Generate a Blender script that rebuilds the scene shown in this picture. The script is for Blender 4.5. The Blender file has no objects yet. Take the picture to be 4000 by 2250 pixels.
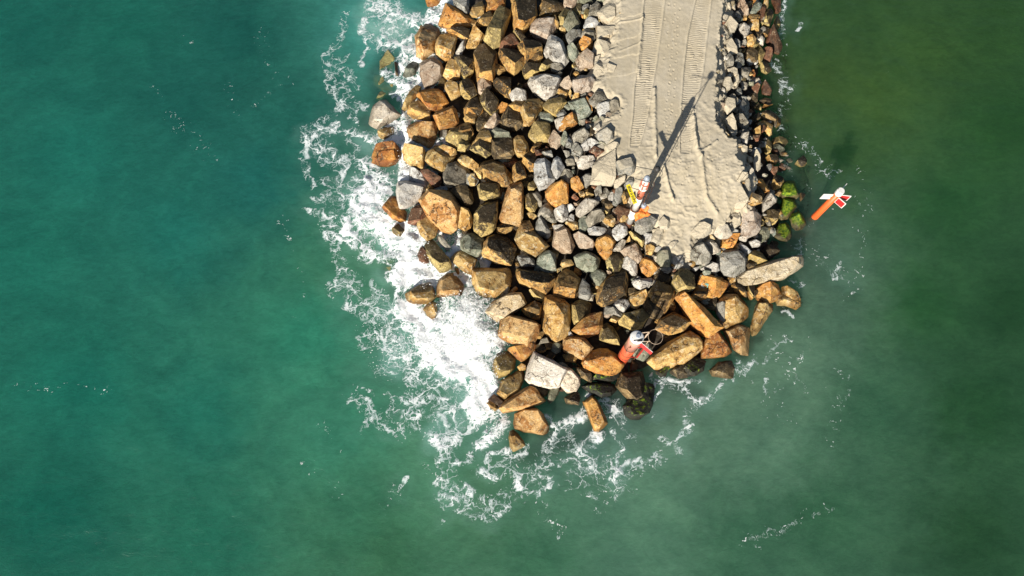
import bpy, bmesh, math, random
import numpy as np
from mathutils import Vector, noise, geometry
from mathutils.bvhtree import BVHTree

scene = bpy.context.scene
COL = scene.collection
rnd = random.Random(7)

# ---------------------------------------------------------------- camera, sky, sun, exposure
CAM_H = 44.0
TILT = math.radians(18)
FPX = 2773.0                      # focal length in pixels of the 4000 wide photograph
cam_data = bpy.data.cameras.new('camera')
cam_data.sensor_width = 36.0
cam_data.lens = 36.0 * FPX / 4000.0
cam_data.clip_end = 20000
cam = bpy.data.objects.new('camera', cam_data)
cam.location = (0, 0, CAM_H)
cam.rotation_euler = (TILT, 0, 0)
COL.objects.link(cam)
scene.camera = cam

SUN_EL = math.radians(29.0)
SUN_AZ = math.radians(208.0)      # where the sun stands, clockwise from +Y
world = bpy.data.worlds.new('World')
scene.world = world
world.use_nodes = True
wn = world.node_tree
wn.nodes.clear()
sky = wn.nodes.new('ShaderNodeTexSky')
sky.sky_type = 'NISHITA'
sky.sun_disc = False
sky.sun_elevation = SUN_EL
sky.sun_rotation = SUN_AZ
bg = wn.nodes.new('ShaderNodeBackground')
bg.inputs['Strength'].default_value = 0.052
wo = wn.nodes.new('ShaderNodeOutputWorld')
wn.links.new(sky.outputs[0], bg.inputs[0])
wn.links.new(bg.outputs[0], wo.inputs[0])

sun_data = bpy.data.lights.new('sun', 'SUN')
sun_data.energy = 5.0
sun_data.angle = math.radians(0.5)
sun_data.color = (1.0, 0.93, 0.82)
sun = bpy.data.objects.new('sun', sun_data)
to_sun = Vector((math.sin(SUN_AZ) * math.cos(SUN_EL), math.cos(SUN_AZ) * math.cos(SUN_EL), math.sin(SUN_EL)))
sun.rotation_euler = to_sun.to_track_quat('Z', 'Y').to_euler()
sun.location = (-20, -40, 60)
COL.objects.link(sun)

scene.view_settings.view_transform = 'Standard'
scene.view_settings.look = 'None'
scene.view_settings.exposure = 0.62
scene.view_settings.gamma = 1.0

# ---------------------------------------------------------------- where a pixel of the photograph lies in the place
def at(px, py, z):
    u = (px - 2000) / FPX
    v = -(py - 1125) / FPX
    dy = math.sin(TILT) + v * math.cos(TILT)
    dz = -math.cos(TILT) + v * math.sin(TILT)
    t = (z - CAM_H) / dz
    return Vector((u * t, dy * t, z))

def pix(x, y, z):                  # numpy friendly inverse of at()
    zz = z - CAM_H
    d = y * math.sin(TILT) - zz * math.cos(TILT)
    up = y * math.cos(TILT) + zz * math.sin(TILT)
    return 2000 + FPX * x / d, 1125 - FPX * up / d

# ---------------------------------------------------------------- small numpy noise
def _hash(ix, iy, seed):
    h = (ix.astype(np.int64) * 374761393 + iy.astype(np.int64) * 668265263 + seed * 974711) & 0x7fffffff
    h = ((h ^ (h >> 13)) * 1274126177) & 0x7fffffff
    return ((h ^ (h >> 16)) & 0xffff) / 65535.0

def vnoise(x, y, seed=0):
    ix = np.floor(x); iy = np.floor(y)
    fx = x - ix; fy = y - iy
    fx = fx * fx * (3 - 2 * fx); fy = fy * fy * (3 - 2 * fy)
    ix = ix.astype(np.int64); iy = iy.astype(np.int64)
    a = _hash(ix, iy, seed); b = _hash(ix + 1, iy, seed)
    c = _hash(ix, iy + 1, seed); d = _hash(ix + 1, iy + 1, seed)
    return (a + (b - a) * fx) * (1 - fy) + (c + (d - c) * fx) * fy - 0.5

def fbm(x, y, seed=0, oct=4):
    s = np.zeros_like(x); a = 1.0
    for k in range(oct):
        s += a * vnoise(x * 2 ** k + 17.3 * k, y * 2 ** k - 9.1 * k, seed + k)
        a *= 0.5
    return s

def sstep(a, b, x):
    t = np.clip((x - a) / (b - a), 0, 1)
    return t * t * (3 - 2 * t)

def seg_dist(X, Y, x0, y0, x1, y1):
    dx, dy = x1 - x0, y1 - y0
    L = dx * dx + dy * dy + 1e-9
    t = np.clip(((X - x0) * dx + (Y - y0) * dy) / L, 0, 1)
    return np.hypot(X - x0 - t * dx, Y - y0 - t * dy)

def poly_sdf(X, Y, P):             # positive inside, in pixels
    X = np.asarray(X, float); Y = np.asarray(Y, float)
    d = np.full(X.shape, 1e9); ins = np.zeros(X.shape, bool)
    for i in range(len(P)):
        x0, y0 = P[i - 1]; x1, y1 = P[i]
        d = np.minimum(d, seg_dist(X, Y, x0, y0, x1, y1))
        if y0 != y1:
            c = ((y0 > Y) != (y1 > Y)) & (X < (x1 - x0) * (Y - y0) / (y1 - y0) + x0)
            ins ^= c
    return np.where(ins, d, -d)

WATERLINE = [(1700,-200),(1690,0),(1640,110),(1630,230),(1590,300),(1560,420),(1580,520),(1560,640),(1545,760),(1500,820),(1560,900),(1640,980),(1700,1060),(1720,1180),(1850,1270),(1900,1360),(1910,1420),(1930,1560),(2010,1590),(2060,1690),(2130,1690),(2150,1590),(2260,1580),(2310,1560),(2440,1590),(2480,1620),(2540,1590),(2550,1500),(2700,1470),(2860,1455),(2880,1390),(2930,1350),(3000,1200),(3110,1130),(3110,1020),(3110,900),(3120,780),(3080,650),(3060,560),(3040,450),(3040,300),(3045,150),(3050,0),(3055,-200)]
SAND = [(2440,-200),(2426,10),(2417,95),(2411,165),(2386,207),(2370,257),(2372,290),(2335,325),(2384,358),(2420,379),(2442,414),(2424,435),(2390,462),(2357,495),(2405,507),(2420,534),(2380,553),(2376,572),(2420,612),(2440,640),(2492,650),(2500,700),(2516,776),(2509,807),(2563,838),(2571,871),(2620,862),(2590,947),(2606,976),(2652,984),(2693,972),(2705,905),(2783,893),(2832,872),(2845,850),(2862,807),(2919,792),(2903,745),(2893,708),(2920,677),(2899,641),(2872,604),(2886,590),(2879,548),(2852,538),(2832,524),(2805,493),(2792,466),(2796,400),(2801,341),(2801,193),(2812,124),(2824,52),(2824,-200)]

def sand_z(py):
    return 3.2 - 1.0 * sstep(600, 1000, np.asarray(py, float))

def surf_z(px, py):                # height of the heap of rocks at a pixel
    px = np.asarray(px, float); py = np.asarray(py, float)
    dw = poly_sdf(px, py, WATERLINE)
    ds = -poly_sdf(px, py, SAND)
    zin = 0.3 + (sand_z(py) - 0.3) * np.clip(dw / (np.clip(dw, 1, None) + np.clip(ds, 0, None)), 0, 1) ** np.where(px > 2760, 1.5, 0.85)
    return np.where(dw > 0, zin, 0.3 + dw * 0.014)

# ---------------------------------------------------------------- materials
class NT:
    def __init__(self, name):
        self.m = bpy.data.materials.new(name); self.m.use_nodes = True
        self.t = self.m.node_tree; self.t.nodes.clear()
        self.out = self.t.nodes.new('ShaderNodeOutputMaterial')
    def n(self, typ, **kw):
        o = self.t.nodes.new('ShaderNode' + typ)
        for k, v in kw.items(): setattr(o, k, v)
        return o
    def link(self, a, b): self.t.links.new(a, b)
    def put(self, sock, v):
        if isinstance(v, bpy.types.NodeSocket): self.link(v, sock)
        else: sock.default_value = v
    def math(self, op, a, b=0.0, c=None, clamp=False):
        o = self.n('Math', operation=op, use_clamp=clamp)
        self.put(o.inputs[0], a); self.put(o.inputs[1], b)
        if c is not None: self.put(o.inputs[2], c)
        return o.outputs[0]
    def mix(self, f, a, b, mode='MIX'):
        o = self.n('Mix', data_type='RGBA', blend_type=mode)
        self.put(o.inputs[0], f)
        for s, v in ((o.inputs[6], a), (o.inputs[7], b)):
            self.put(s, v if isinstance(v, bpy.types.NodeSocket) else (*v, 1.0))
        return o.outputs[2]
    def noise(self, vec, scale, detail=4, rough=0.55, dist=0.0):
        o = self.n('TexNoise'); self.link(vec, o.inputs['Vector'])
        o.inputs['Scale'].default_value = scale; o.inputs['Detail'].default_value = detail
        o.inputs['Roughness'].default_value = rough; o.inputs['Distortion'].default_value = dist
        return o
    def voro(self, vec, scale, feature='F1'):
        o = self.n('TexVoronoi', feature=feature); self.link(vec, o.inputs['Vector'])
        o.inputs['Scale'].default_value = scale
        return o
    def ramp(self, fac, lo, hi, a=0.0, b=1.0):
        o = self.n('MapRange', interpolation_type='SMOOTHSTEP')
        self.put(o.inputs[0], fac)
        self.put(o.inputs[1], lo); self.put(o.inputs[2], hi); o.inputs[3].default_value = a; o.inputs[4].default_value = b
        return o.outputs[0]
    def attr(self, name): return self.n('Attribute', attribute_name=name)
    def pos(self): return self.n('NewGeometry').outputs['Position']
    def bsdf(self, col, rough=0.8, spec=0.3, normal=None, metal=0.0):
        o = self.n('BsdfPrincipled')
        self.put(o.inputs['Base Color'], col if isinstance(col, bpy.types.NodeSocket) else (*col, 1.0))
        self.put(o.inputs['Roughness'], rough); self.put(o.inputs['Specular IOR Level'], spec)
        self.put(o.inputs['Metallic'], metal)
        if normal is not None: self.link(normal, o.inputs['Normal'])
        return o
    def bump(self, h, strength, dist=0.05):
        o = self.n('Bump'); self.link(h, o.inputs['Height'])
        o.inputs['Strength'].default_value = strength; o.inputs['Distance'].default_value = dist
        return o.outputs[0]
    def done(self, o):
        self.link(o.outputs[0] if not isinstance(o, bpy.types.NodeSocket) else o, self.out.inputs[0]); return self.m

def rock_material():
    t = NT('weathered_stone')
    P = t.pos()
    A = t.attr('rock_a').outputs['Color']; B = t.attr('rock_b').outputs['Color']; C = t.attr('rock_c').outputs['Color']
    M = t.n('SeparateColor'); t.link(t.attr('rock_m').outputs['Color'], M.inputs[0])   # r cap, g sand dust, b moss
    big = t.noise(P, 0.95, 7, 0.66, 0.9).outputs[0]
    mid = t.noise(P, 3.6, 7, 0.68, 0.4).outputs[0]
    fine = t.noise(P, 17, 5, 0.7).outputs[0]
    col = t.mix(t.ramp(big, 0.45, 0.57), A, B)
    col = t.mix(t.math('MULTIPLY', t.ramp(mid, 0.53, 0.63), 0.65), col, C)
    # weathered crust on the upper faces, broken at the edges
    up = t.n('SeparateXYZ'); t.link(t.n('NewGeometry').outputs['Normal'], up.inputs[0])
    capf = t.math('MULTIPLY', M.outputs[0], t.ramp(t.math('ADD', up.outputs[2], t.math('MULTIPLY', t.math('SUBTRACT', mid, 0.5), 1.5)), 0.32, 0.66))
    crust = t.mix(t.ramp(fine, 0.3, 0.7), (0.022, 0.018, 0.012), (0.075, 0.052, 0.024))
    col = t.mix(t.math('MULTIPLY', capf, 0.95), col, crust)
    # dark staining in blots and runs
    blot = t.noise(P, 2.1, 7, 0.7, 0.9).outputs[0]
    col = t.mix(t.ramp(blot, 0.54, 0.66, 0.0, 0.72), col, t.mix(1.0, col, (0.26, 0.20, 0.15), 'MULTIPLY'))
    # pale and dark grains
    col = t.mix(1.0, col, t.mix(t.ramp(fine, 0.28, 0.74), (0.5, 0.48, 0.45), (1.32, 1.34, 1.36)), 'MULTIPLY')
    # cracks and thin pale veins
    warp = t.n('VectorMath', operation='MULTIPLY_ADD')
    t.link(t.noise(P, 1.7, 4, 0.6).outputs['Color'], warp.inputs[0]); warp.inputs[1].default_value = (0.9, 0.9, 0.9); t.link(P, warp.inputs[2])
    edge = t.voro(warp.outputs[0], 0.85, 'DISTANCE_TO_EDGE').outputs['Distance']
    crack = t.ramp(edge, 0.004, 0.03, 1.0, 0.0)
    col = t.mix(t.math('MULTIPLY', crack, t.ramp(big, 0.48, 0.56)), col, (0.035, 0.022, 0.012))
    vein = t.ramp(t.math('ABSOLUTE', t.math('SUBTRACT', t.noise(P, 0.9, 5, 0.6, 0.8).outputs[0], 0.5)), 0.0, 0.012, 1.0, 0.0)
    col = t.mix(t.math('MULTIPLY', vein, t.ramp(mid, 0.46, 0.58, 0.0, 0.6)), col, (0.55, 0.46, 0.33))
    # sand blown on the upward faces
    dust = t.math('MULTIPLY', M.outputs[1], t.ramp(t.math('ADD', up.outputs[2], t.math('MULTIPLY', t.math('SUBTRACT', mid, 0.5), 0.9)), 0.45, 0.75))
    col = t.mix(dust, col, t.mix(fine, (0.42, 0.36, 0.26), (0.56, 0.49, 0.36)))
    # moss and weed
    mossf = t.ramp(t.math('ADD', M.outputs[2], t.math('MULTIPLY', t.math('SUBTRACT', mid, 0.5), 1.6)), 0.45, 0.65)
    mossc = t.mix(t.ramp(t.noise(P, 6, 6, 0.7).outputs[0], 0.38, 0.64), (0.035, 0.10, 0.008), (0.26, 0.34, 0.02))
    col = t.mix(mossf, col, mossc)
    # wet band above the sea
    pz = t.n('SeparateXYZ'); t.link(P, pz.inputs[0])
    wet = t.ramp(t.math('SUBTRACT', pz.outputs[2], t.math('MULTIPLY', big, 0.5)), 0.05, 0.5, 1.0, 0.0)
    col = t.mix(wet, col, t.mix(1.0, col, (0.5, 0.48, 0.45), 'MULTIPLY'))
    rough = t.math('SUBTRACT', 0.88, t.math('MULTIPLY', wet, 0.45))
    h = t.math('ADD', t.math('MULTIPLY', mid, 1.0), t.math('MULTIPLY', fine, 0.45))
    h = t.math('SUBTRACT', h, t.math('MULTIPLY', crack, 0.35))
    return t.done(t.bsdf(col, rough, 0.3, t.bump(h, 0.7, 0.11)))

def sand_material():
    t = NT('packed_sand'); P = t.pos()
    big = t.noise(P, 0.35, 5, 0.6, 0.5).outputs[0]
    fine = t.noise(P, 22, 4, 0.7).outputs[0]
    wisp = t.n('Mapping'); t.link(P, wisp.inputs[0]); wisp.inputs['Scale'].default_value = (2.2, 0.35, 1); wisp.inputs['Rotation'].default_value = (0, 0, 0.2)
    streak = t.noise(wisp.outputs[0], 2.0, 5, 0.6).outputs[0]
    col = t.mix(t.ramp(big, 0.35, 0.68), (0.433, 0.375, 0.269), (0.474, 0.419, 0.318))
    col = t.mix(t.ramp(streak, 0.5, 0.7, 0, 0.5), col, (0.511, 0.455, 0.354))
    col = t.mix(t.ramp(fine, 0.55, 0.8, 0, 0.35), col, (0.309, 0.254, 0.173))
    return t.done(t.bsdf(col, 0.95, 0.1, t.bump(t.math('ADD', fine, t.noise(P, 70, 3).outputs[0]), 0.35, 0.02)))

def water_material():
    t = NT('sea_water'); P = t.pos()
    W = t.attr('water_col').outputs['Color']
    F = t.n('SeparateColor'); t.link(t.attr('water_mask').outputs['Color'], F.inputs[0])   # r foam, g clear, b milky
    flat = t.n('Mapping'); t.link(P, flat.inputs[0]); flat.inputs['Scale'].default_value = (1, 1, 0)
    Q = flat.outputs[0]
    # drifting silt: soft large clouds and wind streaks
    cl = t.noise(Q, 0.2, 6, 0.6, 1.4).outputs[0]
    st = t.n('Mapping'); t.link(Q, st.inputs[0]); st.inputs['Rotation'].default_value = (0, 0, -0.75); st.inputs['Scale'].default_value = (0.6, 1.15, 1)
    sn = t.noise(st.outputs[0], 0.9, 7, 0.68, 0.9).outputs[0]
    col = t.mix(1.0, W, t.mix(t.ramp(cl, 0.28, 0.72), (0.86, 0.88, 0.90), (1.13, 1.11, 1.10)), 'MULTIPLY')
    col = t.mix(1.0, col, t.mix(t.ramp(sn, 0.3, 0.72), (0.91, 0.93, 0.93), (1.09, 1.08, 1.07)), 'MULTIPLY')
    col = t.mix(1.0, col, t.mix(t.ramp(t.noise(st.outputs[0], 3.1, 6, 0.68, 1.0).outputs[0], 0.3, 0.7), (0.89, 0.905, 0.905), (1.11, 1.10, 1.10)), 'MULTIPLY')
    # foam lace: two warped nets and broken flecks
    wv = t.n('VectorMath', operation='MULTIPLY_ADD')
    t.link(t.noise(Q, 0.8, 5, 0.6).outputs['Color'], wv.inputs[0]); wv.inputs[1].default_value = (1.6, 1.6, 0); t.link(Q, wv.inputs[2])
    wv2 = t.n('VectorMath', operation='MULTIPLY_ADD')
    t.link(t.noise(Q, 3.2, 4, 0.6).outputs['Color'], wv2.inputs[0]); wv2.inputs[1].default_value = (0.35, 0.35, 0); t.link(wv.outputs[0], wv2.inputs[2])
    def ridge(vec, scale, detail, w):
        n = t.noise(vec, scale, detail, 0.55, 0.3).outputs[0]
        return t.ramp(t.math('ABSOLUTE', t.math('SUBTRACT', n, 0.5)), 0.0, w, 1.0, 0.0)
    net1 = t.ramp(t.voro(wv2.outputs[0], 1.0, 'DISTANCE_TO_EDGE').outputs['Distance'], 0.0, 0.10, 1.0, 0.0)
    net2 = t.ramp(t.voro(wv2.outputs[0], 2.8, 'DISTANCE_TO_EDGE').outputs['Distance'], 0.0, 0.13, 1.0, 0.0)
    r1 = ridge(wv.outputs[0], 0.9, 4, 0.042)
    r2 = ridge(wv2.outputs[0], 2.2, 4, 0.055)
    n1 = t.noise(wv.outputs[0], 1.2, 6, 0.62, 0.4).outputs[0]
    n2 = t.noise(wv2.outputs[0], 4.5, 4, 0.62, 0.6).outputs[0]
    dots = t.ramp(t.voro(wv2.outputs[0], 4.2).outputs['Distance'], 0.10, 0.26, 1.0, 0.0)
    D = F.outputs[0]
    lace = t.math('MAXIMUM', t.math('MAXIMUM', net1, t.math('MULTIPLY', r1, 0.9)), t.math('MULTIPLY', t.math('MAXIMUM', net2, r2), 0.66))
    lace = t.math('MULTIPLY', lace, t.ramp(D, 0.22, 0.42))
    v = t.math('ADD', D, t.math('MULTIPLY', lace, 0.76))
    v = t.math('ADD', v, t.math('MULTIPLY', t.math('MULTIPLY', dots, t.ramp(D, 0.6, 0.35)), 0.75))
    v = t.math('ADD', v, t.math('MULTIPLY', t.math('SUBTRACT', n1, 0.5), 0.9))
    v = t.math('ADD', v, t.math('MULTIPLY', t.math('SUBTRACT', n2, 0.5), 0.38))
    foam = t.math('MULTIPLY', t.ramp(v, 0.88, 1.26), t.ramp(D, 0.3, 0.9, 0.72, 1.0))
    # milky aerated water round the surf
    col = t.mix(F.outputs[2], col, t.mix(n1, (0.13, 0.33, 0.28), (0.30, 0.50, 0.44)))
    fcol = t.mix(t.ramp(v, 1.0, 1.5), (0.50, 0.62, 0.62), (0.86, 0.88, 0.88))
    col = t.mix(foam, col, fcol)
    rough = t.math('ADD', 0.22, t.math('MULTIPLY', foam, 0.6))
    rip = t.math('ADD', t.noise(st.outputs[0], 2.4, 6, 0.62, 0.8).outputs[0], t.math('MULTIPLY', t.noise(st.outputs[0], 9.0, 4, 0.6, 0.4).outputs[0], 0.4))
    h = t.math('ADD', t.math('MULTIPLY', rip, 0.5), t.math('MULTIPLY', t.math('MULTIPLY', foam, t.math('ADD', n2, 0.4)), 1.0))
    b = t.bsdf(col, rough, 0.22, t.bump(h, 0.6, 0.14))
    b.subsurface_method = 'BURLEY'
    t.put(b.inputs['Subsurface Weight'], t.math('MULTIPLY', t.math('SUBTRACT', 1.0, foam, clamp=True), 0.9))
    b.inputs['Subsurface Radius'].default_value = (0.6, 1.0, 0.8); b.inputs['Subsurface Scale'].default_value = 7.0
    tr = t.n('BsdfTransparent'); t.link(t.mix(0.88, W, (0.90, 1.0, 0.88)), tr.inputs[0])
    mx = t.n('MixShader')
    t.link(t.math('MULTIPLY', t.math('MULTIPLY', F.outputs[1], 0.6), t.math('SUBTRACT', 1.0, foam, clamp=True)), mx.inputs[0])
    t.link(b.outputs[0], mx.inputs[1]); t.link(tr.outputs[0], mx.inputs[2])
    return t.done(mx)

def paint_material(name, col, wear=0.35, rough=0.45, rust=(0.13, 0.05, 0.02)):
    t = NT(name); P = t.pos()
    n = t.noise(P, 5, 6, 0.7, 0.4).outputs[0]
    f = t.noise(P, 30, 3, 0.6).outputs[0]
    c = t.mix(1.0, col, t.mix(t.ramp(n, 0.3, 0.7), (0.82, 0.82, 0.82), (1.06, 1.06, 1.06)), 'MULTIPLY')
    c = t.mix(t.math('MULTIPLY', t.ramp(t.math('ADD', n, t.math('MULTIPLY', f, 0.25)), 0.76 - 0.18 * wear, 0.82), 0.85), c, rust)
    return t.done(t.bsdf(c, rough, 0.5, t.bump(n, 0.15, 0.02)))

def plain_rough(name, a, b, scale=6, rough=0.8, metal=0.0):
    t = NT(name); P = t.pos()
    n = t.noise(P, scale, 5, 0.65).outputs[0]
    return t.done(t.bsdf(t.mix(t.ramp(n, 0.35, 0.65), a, b), rough, 0.4, t.bump(n, 0.4, 0.04), metal))

M_ROCK = rock_material(); M_SAND = sand_material(); M_WATER = water_material()
M_WHITE = paint_material('white_paint', (0.78, 0.77, 0.73), 0.45)
M_ORANGE = paint_material('orange_paint', (0.72, 0.13, 0.03), 0.25)
M_RED = paint_material('red_paint', (0.55, 0.025, 0.025), 0.2)
M_REDPOLE = paint_material('faded_red_paint', (0.50, 0.14, 0.08), 0.9)
M_TANK = paint_material('red_orange_paint', (0.66, 0.11, 0.045), 0.3, 0.3)
M_SHEEN = paint_material('sunlit_sheen_pink', (0.74, 0.34, 0.26), 0.2, 0.3)  # pale pink carries the sun's sheen on the drum as colour
M_HOOP = plain_rough('weathered_wire', (0.42, 0.30, 0.20), (0.60, 0.46, 0.34), 9)
M_YELLOW = paint_material('yellow_paint', (0.72, 0.58, 0.02), 0.15)
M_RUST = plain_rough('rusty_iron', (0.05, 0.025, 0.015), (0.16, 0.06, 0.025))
M_DARK = plain_rough('dark_metal', (0.015, 0.015, 0.016), (0.05, 0.045, 0.04), 9, 0.5)
M_GREY = plain_rough('grey_lens', (0.22, 0.26, 0.32), (0.36, 0.40, 0.46), 5, 0.25)
M_COVER = plain_rough('orange_cover', (0.62, 0.14, 0.02), (0.80, 0.26, 0.05), 5, 0.55)
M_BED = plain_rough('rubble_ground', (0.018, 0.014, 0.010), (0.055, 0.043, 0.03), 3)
M_SEABED = plain_rough('silt', (0.16, 0.22, 0.12), (0.26, 0.30, 0.17), 0.7)
M_SPRAY = plain_rough('spray_drops', (0.80, 0.83, 0.84), (0.9, 0.92, 0.92), 3, 0.6)
M_TEAL = plain_rough('teal_spray_paint', (0.14, 0.40, 0.36), (0.26, 0.52, 0.46), 20)
M_PALE = plain_rough('faded_grey_paint', (0.36, 0.36, 0.32), (0.5, 0.5, 0.46), 20)

# ---------------------------------------------------------------- object helpers
def mesh_obj(name, verts, faces, mat, parent=None, loc=None, smooth=False):
    me = bpy.data.meshes.new(name)
    me.from_pydata([tuple(v) for v in verts], [], faces)
    me.materials.append(mat)
    if smooth: me.polygons.foreach_set('use_smooth', [True] * len(me.polygons))
    me.update()
    o = bpy.data.objects.new(name, me)
    if parent: o.parent = parent
    if loc is not None: o.location = loc
    COL.objects.link(o)
    return o

def tag(o, label=None, cat=None, group=None, kind=None):
    for k, v in (('label', label), ('category', cat), ('group', group), ('kind', kind)):
        if v: o[k] = v
    return o

def empty(name, loc, label, cat, group=None):
    o = bpy.data.objects.new(name, None); o.location = loc; COL.objects.link(o)
    return tag(o, label, cat, group)

class MB:
    """collects boxes, lathes and tubes; build() makes ONE mesh object"""
    def __init__(s): s.v = []; s.f = []
    def add(s, vs, fs):
        k = len(s.v); s.v += [tuple(v) for v in vs]; s.f += [tuple(i + k for i in f) for f in fs]; return s
    def lathe(s, prof, seg=28, c=(0, 0)):
        vs = []; fs = []; n = len(prof)
        for r, z in prof:
            for i in range(seg):
                a = 2 * math.pi * i / seg; vs.append((c[0] + r * math.cos(a), c[1] + r * math.sin(a), z))
        for j in range(n - 1):
            for i in range(seg):
                i2 = (i + 1) % seg
                fs.append((j * seg + i, j * seg + i2, (j + 1) * seg + i2, (j + 1) * seg + i))
        fs.append(tuple(range(seg - 1, -1, -1))); fs.append(tuple((n - 1) * seg + i for i in range(seg)))
        return s.add(vs, fs)
    def tube(s, pts, r, seg=8, closed=False):
        pts = [Vector(p) for p in pts]; n = len(pts); vs = []; fs = []
        for k, p in enumerate(pts):
            a = pts[(k - 1) % n] if closed or k else p; b = pts[(k + 1) % n] if closed or k < n - 1 else p
            d = (b - a).normalized(); ref = Vector((0, 0, 1)) if abs(d.z) < 0.9 else Vector((1, 0, 0))
            u = d.cross(ref).normalized(); w = d.cross(u)
            for i in range(seg):
                t = 2 * math.pi * i / seg; vs.append(p + u * (r * math.cos(t)) + w * (r * math.sin(t)))
        for k in range(n if closed else n - 1):
            k2 = (k + 1) % n
            for i in range(seg):
                i2 = (i + 1) % seg; fs.append((k * seg + i, k * seg + i2, k2 * seg + i2, k2 * seg + i))
        if not closed: fs += [tuple(range(seg - 1, -1, -1)), tuple((n - 1) * seg + i for i in range(seg))]
        return s.add(vs, fs)
    def plate(s, o, ex, ez, th):   # a board: corner o, edge vectors ex and ez, thickness th
        o = Vector(o); ex = Vector(ex); ez = Vector(ez); nn = ex.cross(ez).normalized() * th
        vs = [o, o + ex, o + ex + ez, o + ez]; vs += [v + nn for v in vs]
        return s.add(vs, [(3, 2, 1, 0), (4, 5, 6, 7), (0, 1, 5, 4), (1, 2, 6, 5), (2, 3, 7, 6), (3, 0, 4, 7)])
    def build(s, name, mat, parent=None, smooth=False):
        o = mesh_obj(name, s.v, s.f, mat, parent, smooth=False)
        if smooth:
            me = o.data
            for p in me.polygons: p.use_smooth = len(p.vertices) == 4
        return o

def grid_mesh(name, X, Y, Z, keep, mat, smooth=True):
    ny, nx = X.shape
    idx = np.arange(nx * ny).reshape(ny, nx)
    q = np.stack([idx[:-1, :-1], idx[:-1, 1:], idx[1:, 1:], idx[1:, :-1]], -1).reshape(-1, 4)
    if keep is not None:
        k = keep.ravel(); q = q[k[q].any(1)]
    used = np.unique(q); remap = np.full(nx * ny, -1); remap[used] = np.arange(len(used)); q = remap[q]
    co = np.stack([X.ravel(), Y.ravel(), Z.ravel()], -1)[used]
    me = bpy.data.meshes.new(name)
    me.vertices.add(len(co)); me.vertices.foreach_set('co', co.astype(np.float32).ravel())
    me.loops.add(q.size); me.loops.foreach_set('vertex_index', q.astype(np.int32).ravel())
    me.polygons.add(len(q))
    me.polygons.foreach_set('loop_start', np.arange(0, q.size, 4, dtype=np.int32))
    me.polygons.foreach_set('loop_total', np.full(len(q), 4, dtype=np.int32))
    me.update(calc_edges=True)
    me.polygons.foreach_set('use_smooth', np.full(len(q), smooth))
    me.materials.append(mat)
    o = bpy.data.objects.new(name, me); COL.objects.link(o)
    return o, used

def set_attr(me, name, arr):
    a = me.color_attributes.new(name, 'FLOAT_COLOR', 'POINT')
    full = np.ones((len(arr), 4), np.float32); full[:, :arr.shape[1]] = arr
    a.data.foreach_set('color', full.ravel())

# ---------------------------------------------------------------- sea bed and the sea
def lin(c):
    c = np.asarray(c, float) / 255.0
    return np.where(c <= 0.04045, c / 12.92, ((c + 0.055) / 1.055) ** 2.4)

SEA_COLOURS = [(100,100,(26,98,86)),(500,100,(28,100,86)),(900,150,(24,86,78)),(300,600,(30,108,95)),(700,400,(28,93,84)),(100,1000,(30,105,90)),(700,900,(30,106,95)),(1000,700,(29,100,94)),(1200,500,(30,95,85)),(300,1500,(28,108,92)),(800,1600,(33,108,92)),(1200,1300,(48,130,105)),(1300,1700,(60,130,105)),(200,2000,(22,95,80)),(800,2100,(35,105,85)),(1400,2000,(55,115,88)),(1500,2150,(60,110,78)),(1900,1950,(75,120,88)),(1700,1850,(85,140,110)),(2200,2000,(85,130,105)),(2100,2150,(55,105,78)),(2500,1900,(92,135,110)),(2600,1700,(106,142,118)),(2450,2100,(80,122,100)),(2900,1500,(100,137,113)),(3000,1750,(88,126,104)),(3100,1400,(95,130,108)),(3250,1150,(80,112,92)),(3200,950,(80,114,95)),(3300,600,(58,92,50)),(3200,300,(62,88,42)),(3400,400,(62,92,42)),(3600,200,(52,84,40)),(3400,50,(48,80,42)),(3150,100,(55,88,50)),(3900,100,(42,75,35)),(3900,500,(38,78,38)),(3700,800,(38,82,45)),(3600,1200,(38,85,45)),(3950,1200,(30,65,38)),(3800,1600,(33,72,42)),(3400,1600,(52,95,70)),(3200,2000,(50,95,68)),(3800,2100,(36,72,45)),(2900,2100,(52,95,72)),(1500,100,(70,150,140)),(1500,600,(60,120,100)),(1540,970,(90,140,90)),(1420,1050,(60,120,95)),(3100,850,(60,85,75)),(2300,1650,(75,110,95)),(2450,1560,(60,85,80))]
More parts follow.
